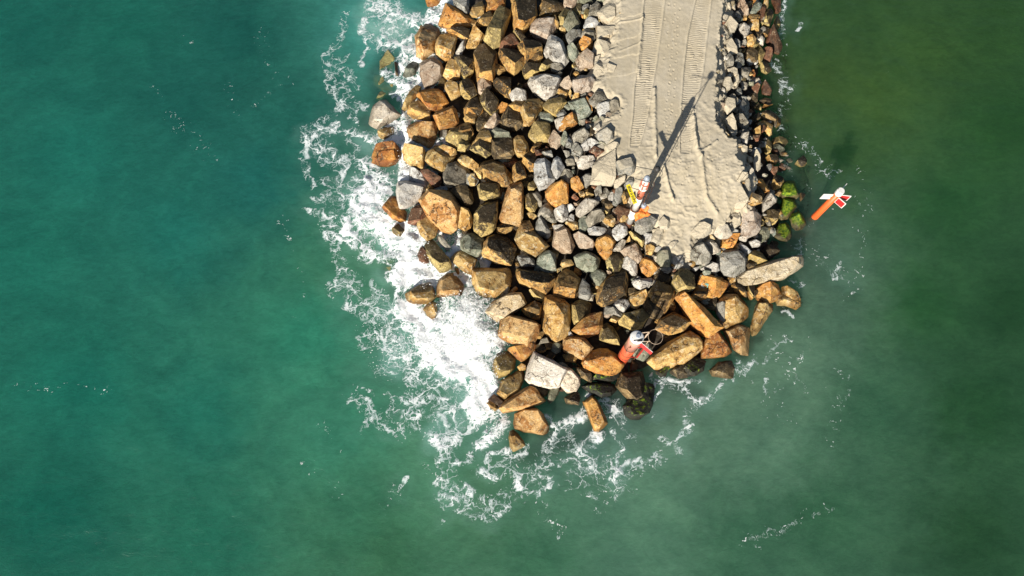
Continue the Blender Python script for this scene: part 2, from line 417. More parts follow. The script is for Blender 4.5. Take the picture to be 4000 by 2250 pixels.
FOAM = [(0.71,55,[(1440,20),(1560,60),(1680,80)]),(0.66,39,[(1420,80),(1420,130),(1500,180)]),(0.71,31,[(1500,110),(1500,170),(1600,170),(1620,120)]),(0.91,57,[(1590,200),(1580,250)]),(0.91,46,[(1620,190),(1640,240)]),(0.76,46,[(1570,60),(1680,130)]),(0.49,31,[(1350,60),(1320,160),(1270,210),(1270,330),(1300,370),(1340,400),(1350,440)]),(0.59,20,[(1430,140),(1430,210),(1420,260)]),(0.49,22,[(1360,220),(1350,270),(1390,290)]),(0.64,35,[(1300,480),(1310,520),(1250,530),(1200,550),(1230,590),(1300,600),(1350,640),(1330,680),(1340,740)]),(0.49,31,[(1200,560),(1190,600),(1260,640)]),(0.66,27,[(1260,520),(1400,520),(1480,550)]),(0.69,14,[(1390,440),(1395,490)]),(0.76,46,[(1440,530),(1480,560),(1490,580)]),(0.81,52,[(1520,300),(1580,340),(1620,400),(1560,380)]),(0.96,80,[(1520,500),(1600,520),(1590,560),(1540,580)]),(1.11,69,[(1560,560),(1600,640),(1620,700),(1580,720)]),(0.76,69,[(1420,640),(1460,680),(1500,700)]),(0.96,46,[(1440,720),(1540,770)]),(0.59,27,[(1240,770),(1296,765),(1351,765),(1389,774)]),(0.56,31,[(1207,816),(1254,830),(1286,844),(1314,788)]),(0.66,27,[(1342,849),(1291,868),(1272,910),(1319,937),(1356,947)]),(0.81,52,[(1426,747),(1379,793),(1351,854),(1361,910),(1403,951),(1463,984),(1538,1007)]),(1.11,109,[(1463,784),(1440,850),(1520,870),(1547,923)]),(1.16,103,[(1580,890),(1612,920),(1589,961),(1600,1040),(1580,1080),(1640,1070),(1700,1080)]),(0.86,28,[(1589,1096),(1552,1142),(1542,1189),(1566,1235),(1603,1268)]),(1.16,132,[(1620,1220),(1680,1250),(1700,1320),(1760,1350),(1800,1300),(1840,1250)]),(1.16,126,[(1900,1330),(1850,1380),(1750,1420),(1850,1450),(1900,1500),(1880,1560)]),(0.96,80,[(1780,1200),(1850,1220)]),(0.61,31,[(1286,1110),(1361,1063)]),(0.61,31,[(1361,1090),(1375,1138),(1417,1180),(1463,1208),(1538,1208)]),(0.54,22,[(1361,1007),(1370,1063)]),(0.54,22,[(1398,1007),(1482,1021),(1520,1030)]),(0.61,35,[(1333,1166),(1342,1212),(1389,1208),(1426,1235)]),(0.56,125,[(1480,1280),(1500,1300)]),(0.51,94,[(1420,1330)]),(0.72,78,[(1550,1330)]),(0.71,78,[(1600,1390)]),(0.96,37,[(1794,925),(1766,979)]),(0.96,48,[(1775,1059),(1826,1100)]),(0.81,52,[(1826,1147),(1864,1190)]),(0.96,46,[(1760,1000),(1745,1010)]),(1.16,98,[(1696,1393),(1789,1416),(1859,1463),(1905,1486),(1875,1547),(1859,1589)]),(0.61,117,[(1533,1393)]),(0.66,86,[(1626,1463)]),(0.42,62,[(1477,1440)]),(0.72,70,[(1719,1500)]),(0.66,55,[(1789,1509)]),(0.68,33,[(1570,1556),(1626,1551),(1700,1551),(1733,1575),(1766,1603),(1780,1631)]),(0.72,31,[(1598,1598),(1626,1626),(1663,1603)]),(0.56,23,[(1635,1635),(1645,1696)]),(0.78,71,[(1710,1710),(1742,1747),(1765,1720)]),(0.59,39,[(1775,1705),(1859,1663),(1896,1635)]),(0.94,55,[(1952,1650),(1929,1696),(1882,1747)]),(0.86,46,[(1966,1626)]),(0.71,23,[(1850,1789),(1812,1812),(1780,1815)]),(0.69,23,[(1999,1761),(1919,1794)]),(0.51,25,[(1361,1556),(1393,1560),(1444,1579),(1454,1617),(1426,1654),(1393,1687)]),(0.56,20,[(1421,1519),(1472,1542)]),(0.56,20,[(1514,1533),(1551,1565)]),(0.59,19,[(1463,1645),(1486,1673),(1533,1687),(1570,1696),(1593,1677)]),(0.54,17,[(1579,1626),(1570,1668)]),(0.59,28,[(1700,1794),(1719,1836),(1705,1868)]),(0.72,39,[(1733,1929),(1784,1947)]),(0.66,23,[(1826,1905),(1840,1943)]),(0.49,16,[(1575,1850),(1561,1952)]),(0.66,31,[(2176,1683),(2135,1737),(2135,1807)]),(0.72,47,[(2168,1670),(2238,1645),(2288,1625)]),(0.72,20,[(2130,1608),(2151,1637)]),(0.71,37,[(2338,1695),(2296,1737),(2251,1778),(2300,1820)]),(0.59,41,[(2052,1753),(2023,1799),(1990,1807)]),(0.59,31,[(1990,1774)]),(0.62,23,[(2081,1861),(2139,1861),(2168,1869),(2122,1915)]),(0.59,25,[(2185,1811),(2230,1832),(2313,1848)]),(0.72,22,[(2383,1683),(2433,1716),(2441,1749),(2420,1778),(2404,1824),(2416,1857),(2379,1865),(2420,1890)]),(0.62,20,[(2458,1811),(2512,1778),(2574,1790)]),(0.66,31,[(2346,1807),(2371,1815)]),(0.66,27,[(2031,1865),(2027,1907),(2073,1931),(2102,1940)]),(0.66,22,[(1886,1828),(1899,1865),(1932,1873)]),(0.66,31,[(1741,1931),(1791,1952),(1837,1927),(1837,1960)]),(0.59,27,[(1791,1993),(1866,2014),(1932,2027),(1986,1989)]),(0.57,23,[(1878,1960),(1928,1960),(1982,1944)]),(0.52,23,[(1741,2018)]),(0.66,16,[(2387,1637),(2441,1637)]),(0.59,14,[(2441,1679),(2495,1704)]),(0.56,23,[(2582,1712),(2619,1737),(2652,1766)]),(0.61,23,[(2681,1621),(2673,1683),(2632,1724)]),(0.42,14,[(2321,2010),(2363,2006)]),(0.51,23,[(2404,1940)]),(0.42,16,[(2300,1906),(2222,1906)]),(0.4,12,[(2180,2018),(2197,2076),(2168,2117)]),(0.66,20,[(2600,1500),(2666,1486),(2698,1473),(2731,1492)]),(0.66,22,[(2672,1512),(2705,1565),(2770,1558),(2816,1512)]),(0.66,14,[(2829,1492),(2862,1489)]),(0.56,20,[(2679,1604),(2685,1669),(2633,1722),(2640,1767)]),(0.61,16,[(2875,1400),(2941,1407)]),(0.42,27,[(3059,1309),(3085,1335),(3006,1361),(3000,1433),(2993,1512)]),(0.38,27,[(3124,1381),(3098,1473),(3144,1551)]),(0.38,23,[(2993,1551),(3052,1577)]),(0.42,20,[(2895,1453),(2947,1486)]),(0.68,12,[(2553,1460),(2568,1500),(2560,1560),(2530,1620)]),(0.68,12,[(2568,1480),(2600,1530),(2575,1560)]),(0.35,35,[(3255,1447),(3308,1479),(3295,1565),(3255,1643),(3262,1722)]),(0.37,23,[(3157,1958),(3229,1978)]),(0.37,20,[(3019,2043),(3059,2056)]),(0.4,16,[(2915,2089),(2993,2089)]),(0.4,16,[(2895,2141),(2987,2148)]),(0.35,12,[(3150,1853)]),(0.61,23,[(3054,27),(3067,99),(3054,120)]),(0.51,16,[(3134,81),(3120,115)]),(0.51,25,[(3027,242),(3072,287),(3035,350),(3090,340)]),(0.4,20,[(3054,412),(3054,502)]),(0.42,31,[(3143,556),(3206,645),(3233,699),(3287,663)]),(0.35,17,[(3143,699),(3170,770)]),(0.64,20,[(3085,628)]),(0.54,14,[(3179,825),(3165,879)]),(0.33,20,[(3251,807),(3314,861),(3377,932)]),(0.43,20,[(3125,932),(3134,1022)]),(0.54,20,[(3072,1094),(3134,1130)]),(0.51,23,[(3269,1031),(3262,1066),(3314,1103)]),(0.35,23,[(3305,1165)]),(0.43,23,[(3054,1210),(3099,1246)]),(0.38,23,[(1010,109),(1020,90)]),(0.36,47,[(730,155)]),(0.36,22,[(932,466),(1087,341)]),(0.36,27,[(10,1507),(100,1490)]),(0.36,31,[(1130,300),(1180,330)]),(0.33,47,[(640,450),(820,640)]),(0.96,18,[(2290,1560),(2330,1545)]),(0.64,47,[(2310,1600),(2420,1590),(2430,1640)]),(0.33,47,[(3150,1330),(3080,1420),(3060,1500)]),(0.33,47,[(3000,1600),(3100,1650)]),(0.33,47,[(3240,1500),(3290,1620),(3240,1720)]),(0.38,47,[(2900,2120),(3100,2040),(3250,1990)]),(0.33,47,[(3350,650),(3390,900),(3330,1150)]),(0.33,47,[(3040,500),(3100,800)]),(0.33,43,[(1000,110),(1080,330)]),(0.33,43,[(730,150),(760,170)]),(0.33,43,[(930,460),(900,330)]),(0.33,43,[(600,330),(850,620)]),(0.33,43,[(60,1500),(400,1520)]),(0.33,43,[(1150,980),(1180,1130),(1160,1250)]),(0.33,43,[(1100,850),(1150,1000)]),(0.33,43,[(1250,1650),(1330,1760)]),(0.33,43,[(1200,1800),(1240,1900)]),(0.33,43,[(1300,1880),(1340,1950)]),(0.37,39,[(2200,1900),(2350,1960),(2500,1930)]),(0.37,39,[(2100,2000),(2200,2080)]),(0.37,39,[(1500,2000),(1560,1900)]),(0.37,39,[(1640,1800),(1700,1880)]),(0.37,39,[(2000,1960),(2150,1980)]),(0.91,39,[(1690,60),(1740,110)]),(0.91,39,[(1700,560),(1730,660)]),(0.91,39,[(1640,330),(1690,380)]),(0.91,39,[(1700,720),(1730,700)]),(0.91,39,[(1650,690),(1640,760)]),(0.91,39,[(1560,300),(1590,260)]),(0.91,39,[(1880,1480),(1930,1560)]),(0.91,39,[(1650,850),(1700,900)]),(0.5,35,[(1240,480),(1330,400),(1420,420)]),(0.5,35,[(1280,620),(1380,600),(1420,640)]),(0.5,35,[(1180,640),(1220,720),(1300,700)]),(0.5,35,[(1300,980),(1360,1060),(1300,1150)]),(0.5,35,[(1450,1120),(1500,1180)]),(0.5,35,[(1380,560),(1440,620)]),(0.5,35,[(1320,250),(1400,330)]),(0.43,94,[(1750,1900),(1900,1980),(2000,1960)]),(0.43,94,[(1900,1840),(2100,1870),(2150,1760)]),(0.43,94,[(2200,1700),(2280,1800),(2430,1840),(2560,1790)]),(0.43,94,[(1700,1650),(1760,1800),(1740,1950)]),(0.43,94,[(1560,1600),(1700,1700)]),(0.43,94,[(2250,1860),(2420,1900)]),(0.43,86,[(1220,520),(1330,640),(1300,780)]),(0.43,86,[(1270,830),(1320,1000),(1380,1120)]),(0.43,86,[(1330,1160),(1450,1260)]),(0.43,86,[(1380,1560),(1460,1620),(1580,1680)]),(0.43,86,[(1300,250),(1360,430)]),(1.21,103,[(1680,1330),(1750,1400),(1840,1450)]),(1.16,69,[(1760,1300),(1850,1300)]),(0.41,62,[(2600,1480),(2720,1560),(2660,1700)]),(0.36,62,[(3000,1330),(3080,1450),(3000,1540)]),(0.36,62,[(3060,60),(3060,500)]),(0.36,62,[(3120,560),(3240,690)]),(0.36,62,[(3130,940),(3280,1080)]),(0.41,62,[(2860,1450),(2960,1400)]),(0.54,86,[(1450,40),(1560,60),(1500,170)]),(0.54,86,[(1420,700),(1380,850),(1460,960)]),(0.54,86,[(1450,1200),(1560,1320),(1620,1460),(1740,1500)]),(0.54,86,[(1600,1560),(1740,1560),(1780,1640)])]
CLEAR = [(0.75,70,[(1520,230),(1480,300),(1500,380)]),(0.7,60,[(1460,700),(1450,730)]),(0.7,55,[(1540,1010),(1520,1060)]),(0.6,50,[(1430,480)]),(0.8,55,[(3100,1175),(3060,1200)]),(0.8,45,[(2900,1380),(2950,1290)]),(0.75,40,[(2960,1320)]),(0.6,70,[(1560,1130),(1600,1190)]),(0.6,60,[(2330,1680),(2050,1780)]),(0.7,60,[(2140,1690)]),(0.5,60,[(2030,1720)]),(0.6,60,[(2720,1540),(2650,1500)]),(0.55,60,[(3050,240),(3050,420),(3080,600)]),(0.5,70,[(2400,1560),(2200,1600)]),(0.6,50,[(3140,640),(3150,850)]),(0.5,30,[(1640,1230)])]
MILKY = [(0.75,120,[(1470,60),(1600,120)]),(0.6,90,[(1450,560),(1520,600)]),(0.7,130,[(1450,830),(1560,950)]),(0.75,160,[(1620,1300),(1750,1400),(1850,1500)]),(0.6,100,[(1800,1600),(1700,1720)]),(0.5,120,[(1550,1400)]),(0.6,70,[(1930,1680)]),(0.5,80,[(1470,720)]),(0.6,60,[(1580,1170)])]

def strokes(PX, PY, S):
    d = np.zeros(PX.shape)
    for inten, wid, pts in S:
        xs = [p[0] for p in pts]; ys = [p[1] for p in pts]
        m = (PX > min(xs) - wid) & (PX < max(xs) + wid) & (PY > min(ys) - wid) & (PY < max(ys) + wid)
        if not m.any(): continue
        x = PX[m]; y = PY[m]; dist = np.full(x.shape, 1e9)
        if len(pts) == 1: dist = np.hypot(x - pts[0][0], y - pts[0][1])
        for a, b in zip(pts, pts[1:]): dist = np.minimum(dist, seg_dist(x, y, *a, *b))
        d[m] = np.maximum(d[m], inten * (1 - sstep(0.2, 1.0, dist / wid)))
    return d

WATER_GAIN = 0.74
def build_sea():
    def axis(lo, hi, step, far):
        core = np.arange(lo, hi + 1e-6, step)
        a = [lo]; s = step
        left = []; x = lo
        while x > -far:
            s = min(s * 1.25, 600); x -= s; left.append(x)
        right = []; x = hi; s = step
        while x < far:
            s = min(s * 1.25, 600); x += s; right.append(x)
        return np.array(left[::-1] + list(core) + right)
    xs = axis(-24, 28, 0.13, 5000); ys = axis(-2.5, 38, 0.13, 5000)
    X, Y = np.meshgrid(xs, ys)
    inview = (np.abs(X) < 120) & (Y > -20) & (Y < 120)
    PX, PY = pix(X, np.clip(Y, -20, 90), 0.0)
    wx = 34 * fbm(PX / 90, PY / 90, 5) + 16 * fbm(PX / 26, PY / 26, 6, 3); wy = 34 * fbm(PX / 90, PY / 90, 55) + 16 * fbm(PX / 26, PY / 26, 56, 3)
    foam = strokes(PX + wx, PY + wy, FOAM) * inview
    inside = sstep(-12, 8, poly_sdf(PX, PY, WATERLINE)) * sstep(2000, 1900, PX) * sstep(1620, 1540, PY) * inview
    foam = np.maximum(foam, 0.86 * inside)
    clear = strokes(PX, PY, CLEAR) * inview
    milky = strokes(PX + wx, PY + wy, MILKY) * inview
    halo = strokes(PX + 1.5 * wx, PY + 1.5 * wy, [(0.55 * max(0, a - 0.42), 1.8 * w + 20, p) for a, w, p in FOAM]) * inview
    milky = np.clip(np.maximum(milky, halo) * (0.8 + 0.8 * fbm(X * 0.7, Y * 0.7, 71, 4)), 0, 1)
    # colour of the water from the silt it carries
    num = np.zeros(X.shape + (3,)); den = np.zeros(X.shape)
    for x, y, c in SEA_COLOURS:
        w = 1.0 / (((PX + 2 * wx - x) ** 2 + (PY + 2 * wy - y) ** 2) / 1e4 + 1.2) ** 1.3
        num += w[..., None] * lin(c); den += w
    col = num / den[..., None]
    Z = 0.09 * fbm(X * 0.30, Y * 0.42, 11, 3) + 0.05 * fbm(X * 1.3 + 0.4 * Y, Y * 1.6, 21, 3)
    Z += (0.16 + 0.16 * inside) * sstep(0.6, 1.0, foam) * (1 + 1.6 * fbm(X * 1.6, Y * 1.6, 31, 4))
    Z = np.where(inview, Z, 0.0)
    o, used = grid_mesh('sea', X, Y, Z, None, M_WATER)
    c = np.clip(col.reshape(-1, 3)[used] * WATER_GAIN, 0, 1)
    set_attr(o.data, 'water_col', c)
    set_attr(o.data, 'water_mask', np.stack([foam.ravel()[used], clear.ravel()[used], milky.ravel()[used]], -1))
    tag(o, kind='structure')
    bx = np.linspace(-70, 70, 90); by = np.linspace(-15, 75, 60); BX, BY = np.meshgrid(bx, by)
    o, _ = grid_mesh('seabed', BX, BY, -1.7 + 0.4 * fbm(BX * 0.3, BY * 0.3, 3), None, M_SEABED); tag(o, kind='structure')
build_sea()

# ---------------------------------------------------------------- heap of small rubble under the boulders
def build_bed():
    a = at(1380, 1800, 0); b = at(3260, -260, 0)
    xs = np.arange(-12, 24.5, 0.22); ys = np.arange(0.5, 44, 0.22)
    X, Y = np.meshgrid(xs, ys)
    Z = np.full(X.shape, 1.5)
    for _ in range(3):
        PX, PY = pix(X, Y, Z); Z = surf_z(PX, PY)
    sdf = poly_sdf(PX, PY, WATERLINE)
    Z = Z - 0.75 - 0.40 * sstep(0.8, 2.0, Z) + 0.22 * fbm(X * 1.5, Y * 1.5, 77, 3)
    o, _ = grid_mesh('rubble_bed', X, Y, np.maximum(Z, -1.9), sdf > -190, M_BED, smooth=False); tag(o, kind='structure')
build_bed()

# ---------------------------------------------------------------- sand on the crest, with the tracks pressed into it
TRACKS = [  # centre line and half width in pixels
    ([(2560,-60,36),(2556,0,36),(2545,100,35),(2528,250,32),(2512,350,31),(2502,450,26),(2488,520,22),(2478,575,17)]),
    ([(2748,-60,27),(2747,0,27),(2724,138,34),(2708,276,34),(2690,414,26),(2682,552,24),(2676,600,18)]),
]
def build_sand():
    xs = np.arange(4.2, 17.5, 0.05); ys = np.arange(13.2, 40.5, 0.05)
    X, Y = np.meshgrid(xs, ys)
    Z = np.full(X.shape, 3.0)
    for _ in range(3):
        PX, PY = pix(X, Y, Z); Z = sand_z(PY)
    sdf = poly_sdf(PX + 14 * fbm(PX / 18, PY / 18, 8), PY + 14 * fbm(PX / 18, PY / 18, 9), SAND)
    east = sstep(2760, 2800, PX)
    h = 0.05 * fbm(X * 0.5, Y * 0.5, 41)
    # smooth graded side on the left, with shallow curved steps
    ph = (PY + (PX - 2430) * 0.42 + 40 * fbm(PX / 130, PY / 130, 61)) / 74.0
    left = sstep(2525, 2490, PX) * sstep(330, 260, PY)
    h += left * 0.035 * (ph - np.floor(ph))
    # crawler marks
    tr_any = np.zeros(X.shape)
    for k, line in enumerate(TRACKS):
        yy = np.array([p[1] for p in line]); cx = np.interp(PY, yy, [p[0] for p in line]); hw = np.interp(PY, yy, [p[2] for p in line])
        on = (PY < yy[-1])
        u = (PX - cx) / hw
        inside = on * sstep(1.06, 0.98, np.abs(u))
        blk = np.floor(u * 2.0 + 0.3 * np.sin(PY / 31)) if True else 0
        jit = _hash(blk.astype(np.int64) + 50, np.floor(PY / 23).astype(np.int64), 5 + k)
        s = Y / 0.165 + 0.45 * jit + 0.9 * fbm(X * 1.6, Y * 1.2, 3, 3)
        rib = np.abs((s - np.floor(s)) - 0.5) * 2
        h += inside * (-0.05 + 0.046 * sstep(0.15, 0.75, rib) * (0.5 + 0.8 * jit) * np.clip(0.85 + 1.5 * fbm(X * 0.8, Y * 0.5, 63 + k, 3), 0.15, 1.4))
        berm = on * np.exp(-((np.abs(u) - 1.14) / 0.10) ** 2)
        h += berm * (0.05 + 0.06 * vnoise(X * 2.5, Y * 2.5, 13 + k))
        tr_any = np.maximum(tr_any, inside)
    # spoil strips and ridges that throw the long thin shadows
    def ridge(pts, w, hgt, step=False):
        d = np.full(X.shape, 1e9)
        for a, b in zip(pts, pts[1:]): d = np.minimum(d, seg_dist(PX, PY, *a, *b))
        return hgt * np.exp(-(d / w) ** 2)
    rg = lambda pts, w, hh: ridge(pts, w, hh) * (1 + 0.9 * fbm(X * 3, Y * 3, 91, 3))
    h += rg([(2556,350),(2556,450),(2560,520),(2561,610)], 7, 0.17)
    h += rg([(2592,650),(2610,720),(2628,780)], 6, 0.16)
    h += rg([(2706,430),(2712,520),(2722,580),(2738,610)], 8, 0.22)
    h += rg([(2738,610),(2748,680),(2760,770),(2800,830)], 8, 0.12)
    h += rg([(2512,60),(2506,150),(2494,300)], 5, 0.08)
    h += rg([(2738,590),(2775,570),(2800,550)], 5, 0.10)
    h += rg([(2418,86),(2470,80),(2516,70)], 3, 0.05)
    h += rg([(2420,200),(2470,180),(2510,162)], 3, 0.04)
    rough = np.clip(sstep(520, 640, PY) + 0.9 * sstep(2520, 2530, PX) * sstep(2556, 2548, PX) * sstep(330, 400, PY) + 0.8 * sstep(2710, 2730, PX) * sstep(2790, 2770, PX) * sstep(330, 420, PY), 0, 1)
    bump = fbm(X * 3.0, Y * 3.0, 19, 5)
    lump = np.abs(fbm(X * 4.2, Y * 3.1, 29, 3))
    rdg = 1 - np.clip(np.abs(fbm(X * 1.5 + 0.8 * fbm(X, Y, 3), Y * 2.3, 29, 3)) * 5, 0, 1)
    h += rough * (0.06 * bump + 0.05 * rdg * (0.4 + vnoise(X * 0.7, Y * 0.7, 88)) + 0.018 * fbm(X * 8, Y * 8, 33, 2))
    h += (1 - rough) * (1 - tr_any) * 0.012 * fbm(X * 5, Y * 5, 23)
    # footprints wandering up the smooth middle
    r2 = random.Random(3)
    fp = []
    for i in range(34):
        y = 20 + i * 17
        fp.append((2648 - y * 0.075 + (9 if i % 2 else -9) + r2.uniform(-6, 6), y))
        if i % 3 == 0: fp.append((2612 - y * 0.03 + r2.uniform(-14, 14), y + r2.uniform(-9, 9)))
    fp += [(r2.uniform(2585, 2720), r2.uniform(420, 640)) for _ in range(30)] + [(r2.uniform(2600, 2860), r2.uniform(600, 860)) for _ in range(60)]
    for fx, fy in fp:
        d2 = ((PX - fx) / 2.7) ** 2 + ((PY - fy) / 4.6) ** 2
        m = d2 < 9
        h[m] += -0.045 * np.exp(-d2[m]) + 0.018 * np.exp(-(np.sqrt(d2[m]) - 1.5) ** 2 * 4)
    # edges: crumbling to the boulders, steeper on the green water side
    out = np.clip(-sdf, 0, None) / 58.0
    fall = np.where(PX > 2750, 1.0 * out + 0.25 * sstep(0, 0.15, out), 0.7 * out)
    edge = sstep(26, 0, np.abs(sdf))
    h += edge * 0.10 * fbm(X * 3.3, Y * 3.3, 37, 4)
    Z = Z + h - fall
    o, _ = grid_mesh('sand', X, Y, Z, sdf > -62, M_SAND); tag(o, kind='structure')
build_sand()

# ---------------------------------------------------------------- boulders
PAL = {  # main colour, second colour, third colour, crust on top, moss
    'o': ((0.54,0.26,0.065),(0.33,0.125,0.035),(0.66,0.47,0.23),0.12,0),
    'O': ((0.62,0.33,0.09),(0.50,0.22,0.055),(0.66,0.47,0.24),0,0),
    'm': ((0.60,0.38,0.16),(0.36,0.17,0.05),(0.64,0.50,0.30),0.1,0),
    'g': ((0.60,0.41,0.16),(0.40,0.225,0.065),(0.74,0.63,0.42),0.08,0),
    'e': ((0.28,0.30,0.23),(0.16,0.175,0.125),(0.42,0.42,0.33),0.2,0.12),
    'k': ((0.30,0.21,0.10),(0.09,0.07,0.04),(0.34,0.24,0.11),1.0,0),
    'y': ((0.33,0.31,0.26),(0.19,0.18,0.145),(0.46,0.44,0.375),0.15,0),
    'w': ((0.53,0.50,0.44),(0.36,0.33,0.28),(0.63,0.60,0.54),0,0),
    'W': ((0.72,0.66,0.56),(0.64,0.57,0.46),(0.76,0.71,0.62),0,0),
    'b': ((0.56,0.35,0.115),(0.36,0.19,0.055),(0.66,0.50,0.26),1.0,0),
    'l': ((0.54,0.41,0.16),(0.38,0.28,0.10),(0.52,0.42,0.20),0.9,0.1),
    'r': ((0.30,0.13,0.07),(0.17,0.075,0.045),(0.38,0.24,0.14),0.6,0),
    'p': ((0.44,0.35,0.26),(0.32,0.23,0.16),(0.56,0.49,0.40),0,0),
    's': ((0.47,0.41,0.30),(0.42,0.36,0.26),(0.52,0.46,0.35),0,0),
    'M': ((0.22,0.18,0.07),(0.14,0.12,0.06),(0.30,0.27,0.12),0,1.0),
    'V': ((0.04,0.04,0.03),(0.025,0.025,0.02),(0.06,0.07,0.04),0.4,0.42),
    'c': ((0.66,0.54,0.36),(0.56,0.43,0.25),(0.72,0.62,0.46),0,0),
    'u': ((0.58,0.55,0.24),(0.44,0.40,0.17),(0.66,0.58,0.30),0,0.1),
}
ROUND = set('yew')

def poly_area(P): return abs(sum(P[i - 1][0] * P[i][1] - P[i][0] * P[i - 1][1] for i in range(len(P)))) / 2

def rock_geometry(c, P, T, seed):
    """a faceted stone grown from its outline: hull of an equator ring, an upper facet and a base, then chipped"""
    R = random.Random(seed)
    cx = sum(p[0] for p in P) / len(P); cy = sum(p[1] for p in P) / len(P)
    P = [(cx + (x - cx) * 1.05, cy + (y - cy) * 1.05) for x, y in P]
    zc = float(surf_z(cx, cy)) - 0.12 + R.uniform(-0.22, 0.16)
    s = math.sqrt(poly_area(P)) / 59.0
    hh = s * R.uniform(0.36, 0.48)
    if c == 'u': zc = -hh * 0.86
    elif c == 's': hh *= 0.8; zc = max(zc, 0.1)
    else: zc = max(zc, 0.10 + 0.1 * s)
    if c == 'k': zc -= 0.25 * (zc > 0.8); hh *= 0.85
    rj = 0.16 if c in ROUND else 0.38
    ring = [at(x, y, zc + R.uniform(-rj, rj * 0.6) * hh) for x, y in P]
    ctr = sum(ring, Vector()) / len(ring)
    # slope of the upper facet: crusted stones lean away from the sun, the others mostly towards it
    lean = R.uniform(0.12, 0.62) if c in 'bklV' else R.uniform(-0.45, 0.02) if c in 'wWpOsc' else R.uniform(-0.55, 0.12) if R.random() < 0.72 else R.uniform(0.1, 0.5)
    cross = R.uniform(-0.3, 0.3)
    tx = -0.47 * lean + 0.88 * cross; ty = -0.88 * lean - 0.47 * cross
    if T:
        tops = []
        for x, y in T:
            w = at(x, y, zc + hh * 0.85)
            tops.append(w + Vector((0, 0, max(-0.75 * hh, (w.x - ctr.x) * tx + (w.y - ctr.y) * ty))))
    else:
        sh = (Vector((0.47, 0.88, 0)) * (0.16 if lean > 0.1 else 0.02) + Vector((R.uniform(-0.08, 0.08), R.uniform(-0.08, 0.08), 0))) * s
        k0 = R.uniform(0.5, 0.8) if c in ROUND else R.uniform(0.74, 0.94); tops = []
        nt = len(ring) if c in ROUND and len(ring) < 7 else R.choice((3, 4, 4, 5)); o0 = R.random()
        for q in range(nt):
            i = int((q + o0) * len(ring) / nt) % len(ring)
            k = k0 * R.uniform(0.85, 1.1); d = ring[i] - ctr
            z = hh * R.uniform(0.85, 1.0) + d.x * k * tx + d.y * k * ty
            tops.append(Vector((ctr.x + d.x * k + sh.x, ctr.y + d.y * k + sh.y, zc + max(0.2 * hh, z))))
    base = [Vector((ctr.x + (v.x - ctr.x) * 0.8, ctr.y + (v.y - ctr.y) * 0.8, zc - hh * R.uniform(0.8, 1.3))) for v in ring]
    bm = bmesh.new()
    for v in ring + tops + base: bm.verts.new(v)
    res = bmesh.ops.convex_hull(bm, input=bm.verts[:])
    junk = list({g for g in res['geom_interior'] + res['geom_unused'] if isinstance(g, bmesh.types.BMVert) and g.is_valid})
    if junk: bmesh.ops.delete(bm, geom=junk, context='VERTS')
    bmesh.ops.dissolve_limit(bm, angle_limit=math.radians(9), verts=bm.verts[:], edges=bm.edges[:])
    for _ in range(R.randrange(2, 5) if c in ROUND else R.randrange(1, 3)):
        a = R.uniform(0, 2 * math.pi); nz = R.uniform(0.25, 0.9); r_ = math.sqrt(1 - nz * nz)
        nrm = Vector((math.cos(a) * r_, math.sin(a) * r_, nz))
        far = max(v.co.dot(nrm) for v in bm.verts) - s * R.uniform(0.03, 0.13)
        g = bmesh.ops.bisect_plane(bm, geom=bm.verts[:] + bm.edges[:] + bm.faces[:], plane_co=nrm * far, plane_no=nrm, clear_outer=True)
        ce = [e for e in g['geom_cut'] if isinstance(e, bmesh.types.BMEdge)]
        if len(ce) > 2:
            try: bmesh.ops.holes_fill(bm, edges=ce, sides=0)
            except Exception: pass
    bev = s * (0.035 if c in ROUND else 0.008)
    try: bmesh.ops.bevel(bm, geom=bm.edges[:] + bm.verts[:], offset=bev, segments=(2 if c in ROUND else 1), affect='EDGES', profile=0.6, clamp_overlap=True)
    except Exception: pass
    bmesh.ops.triangulate(bm, faces=bm.faces[:])
    L = max(0.085, s / 13)
    for _ in range(5):
        es = [e for e in bm.edges if e.calc_length() > L * 1.5]
        if not es: break
        bmesh.ops.subdivide_edges(bm, edges=es, cuts=1, use_grid_fill=False)
        bmesh.ops.triangulate(bm, faces=[f for f in bm.faces if len(f.verts) > 3])
    for _ in range(2 if c in ROUND else 1):
        bmesh.ops.smooth_vert(bm, verts=bm.verts[:], factor=(0.18 if c in ROUND else 0.02), use_axis_x=True, use_axis_y=True, use_axis_z=True)
    bm.normal_update()
    amp = (0.048 if c in ROUND else 0.040) * s ** 0.7
    f0 = 1.25 / max(0.5, s ** 0.6)
    ofs = Vector((seed * 3.71 % 50, seed * 1.37 % 50, 0))
    new = []
    for v in bm.verts:
        q = v.co + ofs
        d = noise.fractal(q * f0 * 1.3, 0.9, 2.1, 4) * 0.55
        cell = noise.voronoi(q * f0 * 1.5)[0]
        d += (cell[0] - 0.35) * 0.9
        d += noise.noise(q * 5.5) * 0.22
        new.append(v.co + v.normal * (d * amp))
    for v, co in zip(bm.verts, new): v.co = co
    return bm, ctr, zc, hh, s

